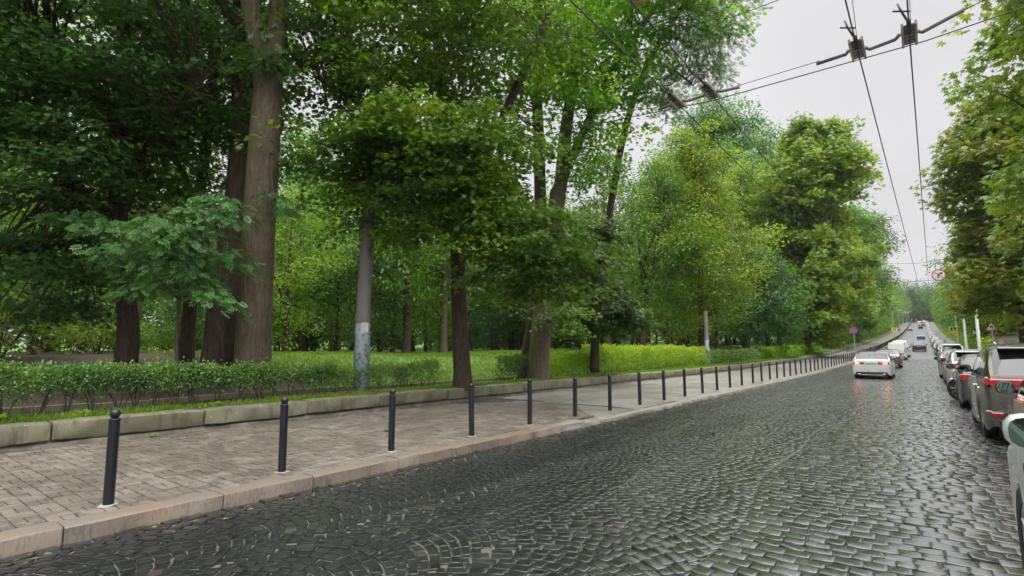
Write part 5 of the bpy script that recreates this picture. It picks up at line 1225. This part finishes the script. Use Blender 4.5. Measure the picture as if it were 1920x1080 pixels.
car('parked_car', 'boxy white off-road car parked on the right beyond the navy one', (1.05+.9, 66, road_z(66)), 'suv', 'white', L=4.6, H=1.85, group=GP)
car('parked_car', 'silver car with a red tail lamp, the last before the navy one', (.90+.9, 49, road_z(46)), 'hatch', 'silver', L=4.3, group=GP)
car('saloon_car', 'pearl white saloon with glowing brake lamps driving away up the street', (-2.45, 36+2.3, road_z(37)), 'sedan', 'pearl', L=4.85, W=1.84, H=1.45, group=GT, brake=True)
car('hatchback', 'dark silver hatchback directly ahead of the white saloon', (-2.5, 54+2.1, road_z(55)), 'hatch', 'grey', L=4.2, W=1.78, H=1.5, group=GT)
car('van', 'white panel van ahead of the dark silver hatchback', (-2.65, 76+2.4, road_z(78)), 'van', 'white', L=4.8, W=1.88, H=1.98, group=GT, cat='van')
car('van', 'second white van just beyond the first one', (-2.55, 84+2.4, road_z(86)), 'van', 'white', L=4.9, W=1.95, H=2.1, group=GT, cat='van')
car('saloon_car', 'dark grey saloon in the middle of the street past the vans', (-.76, 107+2.3, road_z(109)), 'sedan', 'dark', L=4.7, group=GT)
car('hatchback', 'bright blue car further up the middle of the street', (-.75, 190, road_z(190)), 'hatch', 'blue', L=4.2, light=True, group=GT)
car('off_road_car', 'black upright car high up the street above the blue one', (-1.1, 330, road_z(330)), 'suv', 'black', L=4.8, H=2.0, light=True, group=GT)
CP = [car('parked_car', 'x', (0, 200, 0), 'sedan', 'silver', light=True), car('parked_car', 'x', (0, 200, 0), 'hatch', 'white', L=4.2, light=True),
      car('parked_car', 'x', (0, 200, 0), 'suv', 'black', L=4.6, H=1.66, light=True), car('parked_car', 'x', (0, 200, 0), 'hatch', 'red', L=4.1, light=True), car('parked_car', 'x', (0, 200, 0), 'sedan', 'grey', light=True)]
CK = [kids(p) for p in CP]; cn = ['silver saloon', 'white hatchback', 'black tall car', 'red hatchback', 'grey saloon']; cu = [0]*5
def tilt_at(y): return math.atan((road_z(y+2)-road_z(y-2))/4)
y = 73.; order = [0, 4, 1, 2, 0, 1, 4, 0, 2, 3, 1, 0]; i = 0
while y < 440:
    k = order[i % 12]; part = 'foot' if y < 130 else ('lower part' if y < 220 else ('middle' if y < 330 else 'top'))
    lab = 'small %s in the right-hand parked row, %s of the climb' % (cn[k], part); lc = (1.05+.9+.1*math.sin(i), y, road_z(y))
    if not cu[k]: cu[k] = 1; rt_ = CP[k]; rt_.location = lc; rt_['label'] = lab
    else: rt_ = copy_tree(CP[k], lc, 0, label=lab, ch=CK[k])
    rt_['group'] = GP; rt_.rotation_euler = (tilt_at(y), 0, 0); y += 5.6+.6*math.sin(i*1.7); i += 1
for x, y, k, lab in ((-1.9, 436, 1, 'pale car at the crest, left one of the small group'), (-.5, 446, 3, 'red car at the crest of the street'), (.6, 455, 1, 'white car at the crest, beside the red one'), (-.2, 372, 2, 'dark car near the top just beyond the black upright one'), (-4.8, 300, 4, 'grey car parked at the left kerb of the climb')):
    rt_ = copy_tree(CP[k], (x, y, road_z(y)), 0, label=lab, ch=CK[k]); rt_['group'] = GT; rt_.rotation_euler = (tilt_at(y), 0, 0)
for o in list(bpy.data.objects):
    if o.parent is None and 'label' in o and o.type == 'EMPTY' and o.get('category') in ('car', 'van') and 40 < o.location.y < 200: o.rotation_euler.x = tilt_at(o.location.y)

# ---------------------------------------------------------------- haze of damp air
hz = NT('damp_air'); hz.t.nodes.remove(hz.b); pv = hz.n('ShaderNodeVolumePrincipled'); pv.inputs['Color'].default_value = (.93, .95, 1, 1)
pv.inputs['Density'].default_value = .00013; pv.inputs['Anisotropy'].default_value = .2; hz.l(pv.outputs[0], hz.out.inputs['Volume'])
mb = MB(); mb.box((0, 300, 39.), (400, 700, 84)); tag(mb.build('haze', hz.m), kind='stuff')
